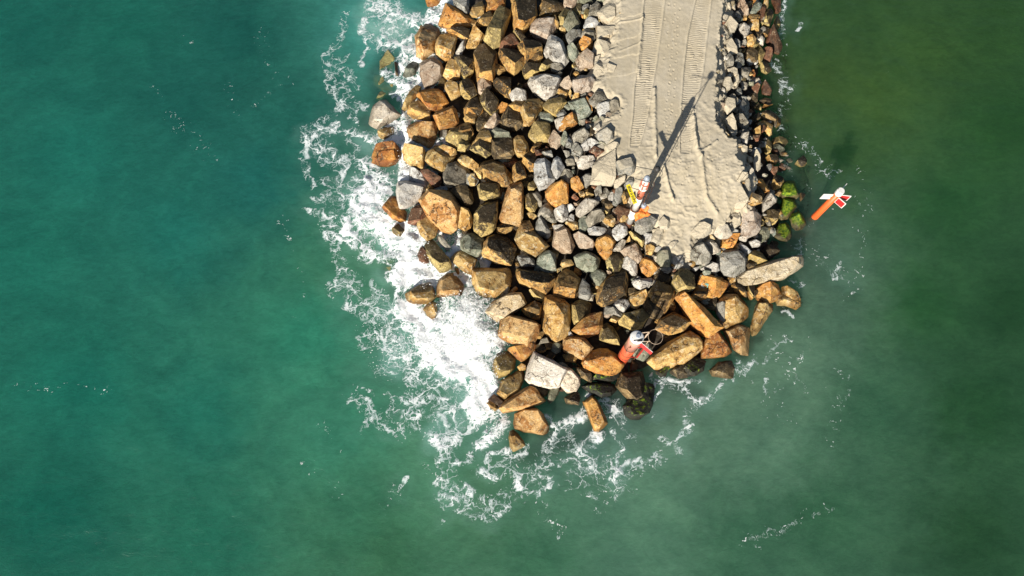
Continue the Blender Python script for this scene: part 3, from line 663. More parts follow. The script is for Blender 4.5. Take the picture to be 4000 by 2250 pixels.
def colour_rows(c, verts, zc, hh, ctr, dusty, seed):
    A, B, C, cap, moss = PAL[c]
    R = random.Random(seed + 5)
    g = R.uniform(0.86, 1.16); hue = R.uniform(-0.06, 0.06)
    tone = np.array([g * (1 + hue), g, g * (1 - hue * 1.5)])
    z = verts[:, 2]; t = (z - zc) / max(hh, 1e-3)
    n = len(verts)
    m = np.zeros((n, 3))
    m[:, 0] = cap * R.uniform(0.6, 1.25) if cap > 0.5 else cap * R.uniform(0.0, 2.0)
    m[:, 1] = dusty
    m[:, 2] = moss * np.clip(0.42 + t * 0.75 + 0.25 * (verts[:, 1] - ctr.y) / max(hh, 0.1), 0, 1.2)
    one = np.ones((n, 1))
    return one * (np.array(A) * tone), one * (np.array(B) * tone), one * (np.array(C) * tone), m

def dust_at(c, P):
    if c == 's': return 1.0
    cx = sum(p[0] for p in P) / len(P); cy = sum(p[1] for p in P) / len(P)
    d = -float(poly_sdf(cx, cy, SAND))
    return max(0.0, 0.7 * (1 - d / 45)) if c not in 'kMVu' else 0.0

def unpack(s): return [tuple(float(q) for q in w.split(',')) for w in s.split()]

ROCKS = """g|2532,1415 2544,1384 2584,1353 2637,1322 2662,1306 2691,1297 2728,1314 2745,1339 2741,1364 2720,1384 2671,1417 2604,1440 2592,1446 2559,1440|2550,1395 2666,1312 2728,1322 2737,1339 2691,1360 2567,1399|leaning tan slab with two straight chiselled gouges, beside the red beacon
m|1637,782 1660,755 1674,743 1699,749 1734,745 1763,753 1792,797 1802,815 1792,848 1786,890 1763,911 1726,900 1707,877 1695,861 1664,838 1647,807|1649,784 1680,757 1763,786 1784,820 1775,877 1730,886 1678,828|biggest tan and orange boulder with dark oval hollow near its upper end
c|2884,1084 2886,1071 2911,1052 2957,1038 3006,1019 3064,1009 3100,1006 3129,1001 3135,1026 3131,1042 3093,1069 3060,1090 3011,1092 2965,1108 2913,1117 2890,1113|2892,1080 2928,1052 3093,1009 3124,1017 3089,1059 2969,1100 2899,1106|very long pale plank shaped slab reaching out over the green water
g|2112,1268 2119,1190 2128,1157 2152,1152 2204,1173 2225,1192 2224,1281 2217,1310 2173,1332 2136,1308 2115,1283|2124,1186 2132,1165 2202,1204 2200,1264 2175,1322 2122,1277|tall buff shield shaped boulder with cracked face at centre of the head
m|1948,1306 1956,1256 2001,1219 2028,1223 2084,1252 2109,1272 2103,1302 2084,1339 2055,1363 2012,1347 1960,1322|1964,1293 2004,1227 2101,1268 2064,1318 2001,1293|large cracked brown boulder with bright orange and white lower edge
W|2064,1428 2088,1374 2132,1397 2169,1420 2215,1438 2219,1451 2208,1480 2188,1508 2171,1519 2113,1508 2070,1500 2053,1480|2076,1426 2092,1384 2208,1446 2180,1504 2117,1494 2064,1480|brilliant white diamond shaped boulder, largest white one at the head's tip
g|1844,1052 1864,1048 1935,1049 1989,1050 1997,1084 1991,1119 1966,1140 1939,1160 1893,1160 1864,1142 1846,1108|1856,1067 1931,1059 1976,1063 1972,1104 1931,1137 1873,1125|very large flat topped buff boulder beside the splash, dark stain at its lower side
O|2635,1165 2650,1144 2668,1142 2700,1161 2728,1181 2760,1219 2791,1244 2824,1277 2805,1293 2766,1314 2743,1306 2710,1272 2683,1231 2656,1190|2650,1159 2671,1148 2753,1227 2799,1268 2762,1289 2724,1268|long orange buff boulder pointing down to the sea beside the leaning tan slab
b|2331,1160 2341,1123 2370,1084 2420,1057 2441,1059 2453,1080 2445,1129 2445,1160 2424,1183 2362,1200 2333,1183|2366,1092 2424,1063 2445,1080 2432,1117 2350,1137|large rusty brown boulder with flame like orange streaks and a golden toe
O|2273,1417 2287,1397 2312,1374 2343,1364 2374,1364 2399,1378 2438,1415 2436,1428 2418,1451 2391,1463 2353,1465 2316,1453 2283,1436|2283,1413 2353,1395 2391,1393 2428,1422 2370,1451 2308,1438|smooth dome topped orange boulder at the red beacon's foot
b|1892,947 1912,922 1941,914 1979,930 1999,949 2016,968 2008,1005 1995,1032 1968,1034 1933,1026 1888,1003 1883,976|1908,939 1974,937 1995,959 1962,992 1904,976|nobbly dark brown and orange boulder like a lumpy cushion
m|1952,853 1960,811 1972,766 1989,728 2035,708 2042,735 2041,848 2032,877 2006,876 1964,865|1997,745 2035,732 2037,770 2012,778|tall pointed boulder split into shadowed brown and lit orange faces
g|2808,1165 2823,1154 2856,1150 2872,1150 2885,1152 2902,1175 2920,1206 2920,1235 2897,1258 2872,1272 2844,1285 2808,1290 2827,1260 2823,1219 2823,1181|2819,1167 2864,1154 2877,1223 2848,1272 2829,1248|grey and golden creased boulder above the one with a drowning tail
m|2007,1654 2013,1619 2046,1596 2075,1590 2100,1598 2121,1619 2135,1644 2148,1677 2142,1689 2129,1697 2092,1689 2042,1687 2013,1673|2022,1623 2048,1602 2100,1606 2133,1668 2121,1687 2067,1654|half brown half cream boulder at the tip, washed all round by foam
b|1851,190 1866,174 1893,178 1924,190 1941,207 1941,248 1930,290 1924,315 1891,323 1866,315 1864,280 1856,248 1852,215|1868,186 1916,192 1928,217 1920,290 1879,296|tall dark chocolate boulder with knobbly yellow flank, longer than wide
k|2405,1507 2430,1457 2508,1453 2519,1503 2517,1552 2500,1577 2467,1573 2438,1540|2438,1482 2500,1466 2508,1544 2484,1557 2450,1524|black wet boulder below the red beacon, with pinkish lit corner
c|1898,1217 1939,1161 1964,1148 2001,1152 2034,1142 2056,1184 2049,1196 2008,1217 1960,1248 1943,1256|1914,1214 1964,1159 2030,1152 2051,1184 1968,1235|smooth pale cream slab sloping up out of the white splash
m|1663,93 1686,91 1711,112 1719,141 1704,172 1706,207 1667,224 1650,239 1628,224 1624,176 1622,141 1642,112|1648,116 1690,104 1698,149 1659,203 1634,176|big rust mottled egg shaped boulder rising straight from the surf
b|1997,10 2034,8 2069,0 2090,-10 2096,31 2100,60 2075,93 2036,130 2007,112 2005,72 1997,37|2007,14 2086,-4 2090,62 2055,91 2024,89|large shield shaped boulder with black face and golden pointed rim
m|1953,1594 1976,1565 2009,1544 2038,1524 2067,1507 2084,1509 2104,1540 2135,1563 2108,1579 2057,1594 1968,1612|1964,1590 2071,1513 2125,1561 2084,1577 1976,1598|flat tan stone split by a straight seam, pointing seaward
O|2714,1137 2727,1098 2737,1069 2758,1067 2797,1084 2843,1102 2832,1125 2812,1160 2787,1171 2741,1171 2702,1160|2731,1096 2744,1075 2795,1090 2797,1125 2779,1150 2723,1135|flat orange block with a small blue painted mark on top
l|1949,23 1972,31 1997,44 1992,68 1966,135 1953,180 1928,189 1912,178 1891,155 1899,122 1935,52|1949,31 1986,46 1957,132 1908,132|long olive brown boulder shaped like a tilted brick with gold end
l|1854,838 1877,799 1912,790 1941,786 1944,811 1942,857 1935,886 1923,902 1881,923 1852,900 1852,869|1865,828 1886,801 1935,795 1937,861 1919,875 1877,865|big dark olive block with vertical bright ridge and golden foot
W|1550,728 1556,712 1568,706 1597,709 1643,718 1662,724 1660,753 1635,790 1585,813 1560,815 1552,782 1548,749|1558,728 1572,714 1651,726 1622,762 1572,803 1558,799|big chalky pale boulder with rounded square outline at the edge of the surf
b|2018,1067 2032,1052 2078,1057 2124,1061 2157,1065 2167,1084 2157,1119 2132,1150 2103,1135 2066,1115 2032,1108 2024,1090|2032,1061 2148,1069 2144,1104 2115,1108 2066,1100 2037,1092|chocolate slab with orange rim crossed by small white cracks
y|2799,1015 2824,976 2845,976 2882,976 2897,984 2917,1013 2907,1055 2886,1073 2866,1080 2832,1073 2810,1042|2828,984 2882,980 2907,1013 2878,1042 2828,1026|large mixed boulder with white barnacle crust and olive roof
g|2010,934 2024,901 2041,864 2066,881 2099,922 2144,959 2130,968 2107,984 2092,1001 2066,990 2037,968 2020,949|2049,910 2099,932 2130,961 2086,992 2028,947 2024,922|salmon faced slab boulder with golden pointed crest
b|1877,646 1890,633 1927,625 1964,641 1981,662 1997,687 2002,716 1985,722 1964,728 1939,720 1888,699 1873,674|1890,637 1927,629 1968,650 1972,677 1948,679 1888,654|dark slab boulder with bright gold shark fin face
o|2742,1397 2744,1347 2752,1318 2790,1293 2806,1289 2819,1314 2844,1339 2852,1364 2856,1374 2829,1395 2786,1397|2759,1339 2773,1312 2802,1302 2839,1347 2831,1376 2769,1380|rusty folded boulder beside the gouged tan slab at the shoreline
w|2063,325 2073,306 2100,290 2140,290 2179,296 2192,308 2187,331 2168,372 2152,383 2125,386 2094,360 2086,348 2077,344|2090,312 2131,292 2185,308 2168,341 2111,337|large boulder with orange cap and bright white lower face
O|1744,14 1768,23 1800,41 1826,54 1850,74 1839,101 1800,112 1762,108 1714,97 1723,62|1750,27 1793,50 1814,68 1793,91 1723,91 1733,58|bright orange wedge boulder with pale lower edge beside the surf inlet
y|1730,670 1751,641 1780,634 1808,646 1833,660 1840,683 1823,726 1755,732 1736,716|1738,674 1780,639 1796,650 1738,716|half grey half rust boulder with a sharp diagonal ridge
l|1678,943 1703,934 1728,964 1748,992 1763,1030 1764,1050 1732,1061 1717,1063 1686,1026 1666,992 1655,951|1678,947 1703,943 1757,1030 1720,1034 1686,1005|long dark roofed boulder lying like an upturned hull in thick surf
w|2129,176 2142,141 2166,136 2191,149 2204,176 2215,207 2220,238 2204,261 2183,250 2162,246 2135,224 2123,199|2150,153 2185,162 2204,217 2173,232 2140,197|large white grey boulder with wavy top among brown boulders near sand
V|2434,1586 2467,1577 2504,1586 2521,1499 2550,1503 2556,1519 2550,1577 2537,1610 2498,1635 2463,1635 2442,1619|2459,1590 2508,1577 2529,1519 2542,1565 2513,1619 2467,1623|large black seaweed coated boulder at the shore below the red beacon
b|2169,1104 2186,1069 2213,1052 2235,1063 2266,1090 2264,1104 2248,1129 2244,1160 2200,1160 2163,1150|2223,1071 2262,1092 2248,1131 2173,1121|brown boulder with an orange pink sunlit cheek and green lower band
s|2308,718 2331,691 2317,650 2339,625 2364,604 2393,604 2406,625 2393,654 2389,683 2397,712 2389,724 2348,720||broad grey slab half buried in sand beside the white beacon
w|2084,641 2099,623 2126,618 2151,621 2167,699 2159,712 2136,732 2107,741 2097,720 2088,701|2090,637 2124,621 2130,662 2140,697 2095,704|tall tan and white prism stone with a dark shaded side
W|1441,482 1448,445 1462,412 1481,394 1508,393 1528,414 1545,432 1564,449 1545,459 1516,464 1499,482 1495,499 1474,501 1450,490|1462,462 1470,420 1499,404 1532,441 1495,466|big pale cream shark tooth boulder at the surf's outer edge, lapped by open teal sea
m|2200,1322 2258,1308 2279,1316 2316,1357 2283,1407 2246,1393 2202,1370|2213,1326 2254,1316 2304,1360 2279,1393 2213,1364|speckled grey and rust block with a raised rust seam
p|1640,250 1665,234 1692,226 1721,242 1731,267 1729,296 1706,312 1684,333 1659,344 1653,323 1642,294|1648,259 1694,236 1719,259 1719,283 1677,292|round boulder with grey olive cap over pink orange front at surf edge
b|2559,1285 2580,1248 2633,1221 2671,1239 2702,1256 2671,1291 2617,1306 2580,1297|2584,1252 2633,1227 2691,1256 2658,1277 2613,1277|dark brown boulder with golden cheek above the gouged tan slab
m|1720,1086 1744,1069 1769,1067 1811,1115 1794,1137 1798,1160 1769,1160 1707,1160 1707,1119|1728,1094 1757,1073 1790,1129 1728,1142|pinkish sloping boulder partly hidden under the white splash
g|1662,627 1666,596 1697,575 1734,579 1771,594 1784,602 1759,637 1746,662 1726,669 1688,652 1686,637|1670,621 1701,579 1730,604 1730,641 1697,625|golden boulder with a flat pale triangular face overhanging a foam pool
g|1937,1540 1953,1503 1959,1486 2001,1466 2032,1443 2055,1459 2038,1503 2026,1528 2001,1540 1978,1563 1949,1548|1955,1532 1968,1490 2030,1451 2046,1461 2022,1519 1980,1544|bright yellow boulder shaped like a boot wedged beside the white diamond boulder
O|2279,1573 2297,1552 2314,1546 2332,1563 2343,1598 2368,1633 2372,1652 2359,1668 2339,1683 2320,1681 2306,1648 2289,1606|2293,1573 2314,1555 2330,1573 2359,1644 2339,1668 2316,1652|isolated orange brick shaped boulder lying alone in foam off the tip
g|1586,1148 1616,1125 1649,1108 1678,1104 1690,1123 1703,1160 1682,1183 1616,1191 1591,1171|1608,1137 1653,1115 1682,1129 1666,1166 1616,1171|outermost rusty boulder inside the ring of green water and foam
p|2893,826 2941,822 2953,828 2972,844 2970,894 2953,915 2916,931 2893,911 2889,888 2899,844|2901,830 2937,826 2949,865 2932,890 2904,890|pinkish brown streaked block below the sand's corner
o|1632,364 1661,349 1711,348 1727,358 1735,383 1751,401 1706,432 1677,432 1655,408 1628,372|1638,364 1711,350 1725,360 1677,420 1657,404|orange topped boulder with a grey triangular front above a foam pocket
m|2826,1293 2856,1281 2897,1260 2922,1275 2928,1293 2918,1318 2902,1349 2920,1378 2922,1388 2897,1384 2868,1364 2856,1326 2837,1310|2848,1293 2893,1272 2910,1302 2893,1326 2868,1326|creamy boulder whose pointed tail sinks under the green water
l|1923,1451 1929,1409 1960,1366 1985,1374 2012,1399 2010,1438 1987,1463 1948,1475|1937,1405 1960,1372 2006,1405 1993,1446 1960,1455|rounded olive brown boulder awash at the splash's lower edge
O|2130,749 2146,728 2196,701 2219,722 2217,745 2219,792 2173,803 2155,797 2134,772|2138,753 2192,708 2208,724 2184,766 2184,792 2151,786|salmon pink topped grey boulder beside the patch of red brown rubble
e|1800,943 1815,916 1852,910 1885,918 1891,955 1885,982 1864,1005 1831,992 1802,972|1819,922 1881,926 1881,976 1823,976|wet dark green stained boulder sunk between golden boulders
O|2954,1125 2961,1110 3004,1100 3023,1102 3040,1113 3050,1150 3040,1171 3006,1183 2969,1179 2955,1160|2961,1115 3006,1102 3015,1160 2965,1160|orange topped block between the long pale slab and a half drowned buff stone
p|2159,947 2167,897 2198,883 2223,895 2235,943 2244,959 2229,988 2194,982 2161,966|2173,908 2211,895 2227,939 2190,955|banded red and pink boulder with a dark grey crown
l|2624,1108 2635,1075 2660,1050 2683,1048 2712,1075 2714,1121 2693,1137 2668,1142 2640,1133|2644,1084 2681,1057 2702,1088 2677,1121|brown and buff round boulder with a split face below the pale cobbles
k|1945,482 1976,432 1982,418 2007,424 2028,441 2040,466 2044,486 2017,510 1992,509 1966,499||black faced boulder with orange lower rim, like an eye
g|2937,1256 2949,1223 2951,1198 2960,1182 2988,1181 3017,1188 3017,1214 2999,1237 2964,1277 2955,1306 2939,1310 2932,1285|2962,1188 2988,1188 2988,1227 2964,1256 2949,1248|narrow golden spur tapering down into the murky green water
g|1760,1013 1792,974 1823,982 1862,1013 1850,1050 1840,1073 1811,1059 1777,1032|1792,980 1858,1017 1844,1038 1790,1001|ridged golden roof shaped boulder above a long pool of foam
e|2244,1005 2260,992 2289,982 2322,992 2347,1017 2341,1042 2312,1061 2281,1059 2252,1036|2260,1005 2293,992 2335,1017 2306,1046|mossy flecked grey green boulder in the middle of the grey cobbles
y|2478,865 2488,832 2526,830 2559,836 2569,867 2542,900 2505,915 2482,900|2493,840 2530,834 2563,861 2530,894 2497,875|big brown and olive boulder at the white beacon's foot
O|1694,451 1708,435 1768,415 1781,428 1793,476 1783,484 1717,506 1713,482|1706,449 1764,422 1785,474 1723,492|rust red squarish boulder with cracked top beside the foaming cleft
s|2335,48 2353,25 2376,6 2399,6 2420,23 2426,52 2424,68 2407,81 2376,92 2353,85 2339,70|2353,46 2382,21 2411,37 2405,64 2372,72|large sand dusted heart shaped boulder at the sand's edge by ridge
W|2181,1497 2200,1457 2218,1428 2241,1449 2266,1478 2266,1503 2251,1526 2216,1537 2202,1521|2191,1494 2220,1439 2260,1480 2224,1503 2208,1524|cream white crumpled boulder next to the white diamond boulder
V|2272,1509 2306,1497 2343,1490 2397,1499 2407,1524 2388,1544 2351,1552 2318,1544|2322,1507 2392,1507 2384,1532 2339,1540|black and green weedy boulder behind the isolated orange brick boulder
e|2087,1057 2099,1013 2120,982 2144,978 2169,997 2173,1059 2155,1065 2124,1059|2107,1001 2144,984 2165,1026 2128,1042|green tinged dark boulder with a pale triangular lit face
l|2065,526 2080,499 2090,476 2131,473 2150,497 2148,528 2144,553 2123,553 2094,557 2077,546||grey olive boulder crossed by a white vein
g|2035,422 2059,391 2104,387 2119,401 2117,428 2102,445 2090,449 2086,474 2065,480 2044,468 2036,441|2044,420 2065,395 2098,395 2096,432 2084,462 2057,470|yellow buff boulder with notched side, shaped like a tooth
V|2658,1447 2679,1414 2716,1393 2757,1410 2749,1447 2716,1468 2679,1472|2679,1430 2716,1406 2741,1434 2704,1455|dark green weedy boulder below the gouged tan slab, in the water
y|2694,988 2717,955 2741,949 2777,980 2779,1009 2770,1026 2752,1036 2721,1026 2700,1009|2712,968 2746,955 2772,984 2733,1009|large dark and white grey stone with a white lower rim, below the sand's tip
k|2770,1447 2807,1414 2857,1410 2869,1439 2861,1476 2815,1476 2782,1468|2786,1447 2820,1422 2853,1434 2832,1459|black boulder with a white foam trickle at the green water's edge
o|1452,612 1465,600 1492,586 1544,588 1556,623 1544,637 1519,647 1481,644 1454,635|1461,612 1494,588 1539,588 1544,619 1494,625|orange boulder with olive top washed by thick white surf
e|2219,399 2252,387 2289,383 2301,416 2314,435 2291,457 2268,484 2256,466 2262,449 2237,422|2225,399 2283,387 2308,432 2279,445|large dark green grey boulder with arrowhead outline
p|2234,329 2239,310 2266,296 2312,298 2324,312 2328,333 2299,356 2283,360 2244,356|2241,312 2304,302 2316,317 2262,323|wide cream and rust boulder lying just off the sand's edge
O|2325,955 2335,932 2368,918 2391,928 2404,943 2399,964 2387,992 2368,1012 2360,997 2337,986|2339,939 2370,924 2397,947 2379,984 2341,976|smooth orange buff boulder with downward point among grey cobbles
l|2348,1272 2370,1262 2397,1281 2418,1320 2420,1349 2393,1343 2343,1326|2358,1285 2377,1277 2410,1326 2372,1326|olive green wet boulder in the red beacon's shade
g|3050,1148 3056,1123 3083,1122 3100,1142 3124,1166 3131,1191 3106,1208 3068,1191||buff stone half drowned in murky water off the long pale slab's end
k|2508,1181 2519,1173 2559,1177 2586,1206 2591,1223 2584,1239 2567,1247 2540,1237 2519,1231||half black half white stone above the red beacon's wire hoop
M|3040,844 3048,807 3059,774 3084,772 3102,784 3113,811 3090,840 3075,855 3053,859|3061,807 3067,782 3098,790 3098,815 3069,838|mossy boulder with bare brown lower half
s|2326,101 2357,101 2399,110 2415,124 2413,153 2370,154 2330,153||square sand plastered slab jutting out from the sand's edge
p|2424,982 2437,964 2480,950 2499,964 2508,995 2507,1013 2492,1027 2466,1013 2441,1001|2445,968 2482,955 2503,1001 2462,1001|pale lilac speckled boulder in the middle of the grey cobbles
l|2366,1017 2383,995 2408,985 2426,992 2436,1009 2424,1055 2410,1071 2387,1059 2372,1046|2383,1003 2412,992 2424,1009 2387,1030|pebble like green and white boulder with a bright lower half
M|3044,764 3055,741 3061,710 3082,707 3104,710 3113,739 3121,766 3106,778 3080,766 3055,777|3057,753 3069,716 3100,716 3106,741 3080,757|upper mossy boulder highest of the mossy group, bright yellow green
y|2397,646 2426,631 2464,623 2486,631 2480,670 2464,681 2443,679 2418,677 2406,664||flat bluish slab set in the sand beside the beacon
g|2007,542 2024,529 2044,534 2059,557 2069,594 2061,600 2048,613 2020,606 2009,584|2013,544 2036,538 2055,569 2053,598 2020,594|bright golden barrel shaped boulder beside black ones
s|2696,910 2712,874 2741,872 2768,883 2781,893 2777,910 2752,928 2712,928||sand coloured rounded stone beneath the sand's rounded tip
M|3030,896 3046,875 3069,869 3082,882 3088,900 3090,923 3075,942 3048,940 3024,923|3038,898 3065,877 3080,900 3065,927|mossy boulder lowest of the mossy group by the long plank slab
O|2499,1034 2509,1009 2524,1007 2548,1017 2575,1044 2553,1067 2534,1083 2509,1061|2513,1013 2544,1022 2569,1044 2532,1075 2503,1046|orange brown kite shaped boulder among grey cobbles
y|2871,432 2884,399 2896,383 2912,379 2925,399 2929,424 2929,455 2912,472 2898,453|2884,428 2904,387 2919,408 2915,457|large smooth grey stone in the shade of the sand ridge
g|1986,1708 1992,1685 2009,1675 2022,1691 2042,1718 2050,1739 2034,1751 2005,1762 1992,1743|1995,1706 2022,1702 2038,1731 2009,1747|lowest boulder of all, small cracked cream stone off the tip
r|2389,832 2406,815 2426,799 2455,803 2460,824 2441,863 2406,871||mauve red stone standing between red rubble and the white beacon foot
s|2862,807 2860,770 2883,732 2904,745 2919,792 2899,813 2877,815||cream sand crusted boulder at the sand track's lower corner
w|2248,817 2265,797 2290,780 2335,786 2339,792 2310,820 2265,848 2250,838||long pale cigar shaped cobble lying among grey stones below red rubble
w|2781,897 2789,879 2801,868 2816,872 2843,885 2843,895 2859,914 2845,930 2816,932 2797,922||bright white rough stone below the sand's tip, almost chalk white
y|2326,526 2362,497 2386,501 2399,520 2395,544 2372,565 2357,561 2337,544|2341,524 2370,501 2392,517 2378,544|smooth slate blue oval stone beside the sand
k|2544,1086 2561,1067 2580,1059 2606,1075 2622,1104 2611,1118 2584,1122 2553,1104||dark purple green oval stone crossed by a white stripe
M|3085,853 3094,836 3121,826 3135,844 3148,877 3131,896 3113,898 3096,882|3094,853 3119,836 3131,861 3119,886|smaller green mossy boulder poking into the green water
g|1653,1208 1668,1190 1692,1179 1707,1186 1707,1231 1692,1256 1672,1244|1664,1208 1692,1190 1703,1227 1684,1239|small golden stone ringed by the thickest white splash
w|1990,364 2003,350 2032,346 2053,358 2057,383 2050,400 2024,398 1999,391||white stone with a cracked step and tan cap among dark boulders
l|2980,844 2990,826 3009,820 3034,826 3038,848 3026,873 3005,884 2988,871||round smooth olive grey boulder beside the mossy boulders
w|2468,1100 2478,1090 2546,1086 2548,1104 2534,1123 2501,1131 2478,1117||half round white and grey speckled stone shaped like a bowl
O|2810,970 2822,932 2857,920 2886,926 2874,951 2857,974 2832,966||orange star shaped stone wedged between white stones below the sand
y|2299,391 2316,370 2345,352 2362,364 2370,387 2345,397 2318,413 2306,404||blue grey wedge stone tucked under the sand's scalloped edge
w|2979,820 2980,786 3003,751 3017,753 3035,772 3032,790 3007,801 2982,828|2988,786 3009,757 3028,776 2992,807|white lichen dusted pear shaped stone beside the mossy boulders
w|2395,1190 2410,1171 2430,1169 2451,1171 2462,1192 2439,1219 2410,1208||round white speckled stone like a snowball above the red beacon
s|2819,416 2836,385 2863,383 2869,395 2871,424 2846,437 2840,449||sand dusted square stone on the shaded rim of the sand
w|2267,569 2279,548 2308,544 2343,561 2324,575 2295,588 2277,584||cream pear shaped stone lying among grey cobbles
O|2254,176 2270,157 2289,154 2312,172 2316,186 2299,195 2281,203 2262,190||small bright orange stone alone among grey stones beside the sand
O|2950,724 2957,699 2980,701 3009,743 2988,750 2974,743|2957,722 2964,704 2999,741 2986,745|bright orange angular stone in the dark shade above the mossy boulders
O|2228,704 2240,697 2257,701 2281,732 2257,749 2232,732||small rusty orange stone sitting above a patch of red rubble
r|2984,190 2996,187 3016,199 3020,215 3006,244 2982,234||brick red box shaped stone with pale stripe at the green water
g|2952,482 2979,472 3002,482 3018,497 3014,524 3004,530 2987,509 2975,486||pale tan arch shaped stone on the dark green water slope
r|2975,341 2979,323 2991,314 3002,333 3014,354 3008,370 2989,371 2979,360||rusty orange upright stone standing at the green water's shaded edge
l|3018,555 3024,540 3066,542 3078,555 3064,571 3037,567||flat olive stone half awash at the green water's edge
e|2928,52 2938,31 2946,14 2965,7 2976,17 2969,35 2948,55||pale green grey stone shaped like a bean on the narrow green water slope
l|3106,639 3119,627 3135,612 3150,631 3148,646 3129,650||small mossy topped stone standing alone in the shaded green water
m|1590,497 1617,480 1648,474 1698,478 1711,497 1702,538 1686,571 1673,574 1648,561 1617,546 1588,530|1599,503 1648,478 1690,482 1669,544 1599,528|large rust mottled rounded boulder on the teal sea side of the rust red squarish boulder
k|1920,536 1945,534 1999,536 2007,557 2009,600 1995,617 1932,619 1920,600|1928,540 1995,542 2003,598 1978,598 1932,569|large blackish rounded boulder touching the teal sea side of the bright golden barrel shaped boulder
o|2235,1289 2266,1264 2300,1229 2353,1231 2353,1272 2337,1302 2295,1319 2275,1312||large orange brown blocky boulder touching the teal sea side of the olive green wet boulder
l|1742,534 1756,509 1800,486 1831,499 1847,532 1826,559 1800,588 1773,567 1740,546||large olive brown rounded boulder touching the tip side of the rust red squarish boulder
p|2077,93 2094,77 2142,66 2164,83 2173,108 2160,135 2135,155 2111,149 2088,132 2073,118||large pinkish rounded boulder touching the green water side of the large shield shaped boulder
g|1706,157 1752,132 1787,132 1781,166 1764,186 1773,207 1760,228 1740,236 1706,215 1700,186||golden tan boulder touching the green water side of the big rust mottled egg shaped boulder
l|2231,1192 2250,1177 2283,1165 2310,1190 2304,1223 2291,1256 2262,1272 2244,1264 2235,1239|2246,1194 2287,1181 2283,1227 2258,1248|large olive brown boulder touching the green water side of the tall buff shield shaped boulder
g|1572,592 1589,575 1618,569 1657,588 1664,600 1660,631 1651,656 1639,656 1622,657 1604,646 1591,629||large golden tan rounded boulder touching the teal sea side of the golden overhanging boulder
l|2418,1256 2434,1227 2509,1219 2534,1235 2505,1281 2468,1289 2422,1268||large olive brown oblong boulder on the tip side of the round white speckled stone
b|1949,213 1976,203 2009,201 2038,228 2046,253 2036,269 2009,290 1986,277 1966,248 1951,232||large dark brown blocky boulder touching the green water side of the tall dark chocolate boulder
o|1494,811 1519,780 1531,762 1548,764 1556,803 1568,815 1589,832 1583,861 1562,869 1531,853 1508,828|1502,809 1531,770 1556,815 1577,834 1572,857 1539,844|large orange brown blocky boulder touching the tip side of the big chalky pale boulder
o|1460,600 1479,584 1508,580 1557,577 1566,600 1557,623 1516,640 1468,631 1452,617||large orange brown oblong boulder touching the inland side of the olive topped orange surf boulder
b|2024,176 2040,159 2106,158 2117,180 2116,203 2086,207 2065,220 2057,255 2038,224 2024,199||large dark brown rounded boulder standing off the tip side of the large shield shaped boulder
o|1981,1364 2022,1347 2088,1339 2097,1355 2076,1382 2039,1413 2018,1401 1993,1378||large orange brown oblong boulder touching the tip side of the large cracked brown boulder
g|1570,590 1580,573 1603,567 1634,584 1657,600 1648,623 1624,648 1599,652 1578,623||large golden tan boulder on the green water side of the olive topped orange surf boulder
b|2538,1148 2577,1140 2635,1140 2633,1165 2617,1198 2600,1223 2580,1194 2546,1173||large dark brown rounded boulder touching the inland side of the half black half white stone
g|1628,871 1651,862 1674,857 1695,867 1711,894 1701,923 1668,940 1643,917||large golden tan rounded boulder touching the tip side of the biggest tan and orange boulder
l|1865,728 1886,712 1923,716 1950,724 1950,766 1927,774 1902,772 1890,779 1875,772 1869,749||large olive brown rounded boulder touching the tip side of the dark slab boulder
e|2488,1401 2472,1384 2464,1368 2505,1326 2534,1326 2546,1351 2536,1384 2513,1409||large grey green blocky boulder on the teal sea side of the leaning tan slab
b|2559,1125 2611,1117 2635,1135 2631,1160 2606,1179 2559,1171 2528,1150||large dark brown oblong boulder touching the tip side of the dark purple green oval stone
o|1899,-25 1972,-25 1974,25 1945,37 1901,42||large orange brown wedge shaped boulder touching the inland side of the long olive brown boulder
g|1673,596 1700,569 1731,571 1764,590 1783,600 1752,623 1706,631||large golden tan oblong boulder touching the inland side of the golden overhanging boulder
s|2316,203 2324,166 2353,162 2362,176 2386,182 2407,190 2382,220 2376,232 2345,230 2324,220||large sand coated rounded boulder touching the tip side of the square sand plastered slab
l|1876,383 1889,362 1908,358 1928,368 1947,391 1943,416 1932,445 1922,447 1908,424 1889,416 1879,399||medium olive brown blocky boulder standing off the teal sea side of the yellow buff boulder
g|1794,815 1829,815 1840,838 1848,865 1838,890 1813,900 1788,886 1790,848||medium golden tan blocky boulder touching the teal sea side of the big dark olive block
p|2248,236 2266,217 2291,205 2316,207 2324,224 2324,259 2316,267 2268,272 2256,255||medium pinkish rounded boulder touching the tip side of the small bright orange stone
r|1606,820 1618,805 1643,801 1660,824 1672,855 1639,867 1618,875 1593,871 1602,838||red brown rounded boulder touching the teal sea side of the biggest tan and orange boulder
b|1926,321 1957,298 1995,308 1995,341 1990,385 1978,377 1957,360 1932,346||medium dark brown blocky boulder touching the teal sea side of the cracked step white stone
k|1763,745 1782,728 1821,728 1833,745 1852,782 1840,799 1819,799 1800,782||medium blackish oblong boulder touching the tip side of the half grey half rust boulder
g|1731,294 1750,240 1783,236 1798,267 1793,306 1752,311||golden tan rounded boulder touching the green water side of the olive capped orange front boulder
l|1804,317 1825,302 1846,319 1862,358 1862,368 1841,381 1812,377 1800,368 1796,331||medium olive brown rounded boulder standing off the inland side of the rust red squarish boulder
b|1584,435 1628,416 1659,416 1682,437 1677,472 1646,468 1607,455||medium dark brown oblong boulder touching the tip side of the orange topped boulder
w|1602,648 1639,662 1655,679 1672,716 1660,732 1626,716 1599,704||medium whitish oblong boulder touching the inland side of the big chalky pale boulder
b|2037,1208 2084,1179 2117,1190 2113,1231 2105,1248 2076,1241 2049,1225||dark brown rounded stone touching the teal sea side of the tall buff shield shaped boulder
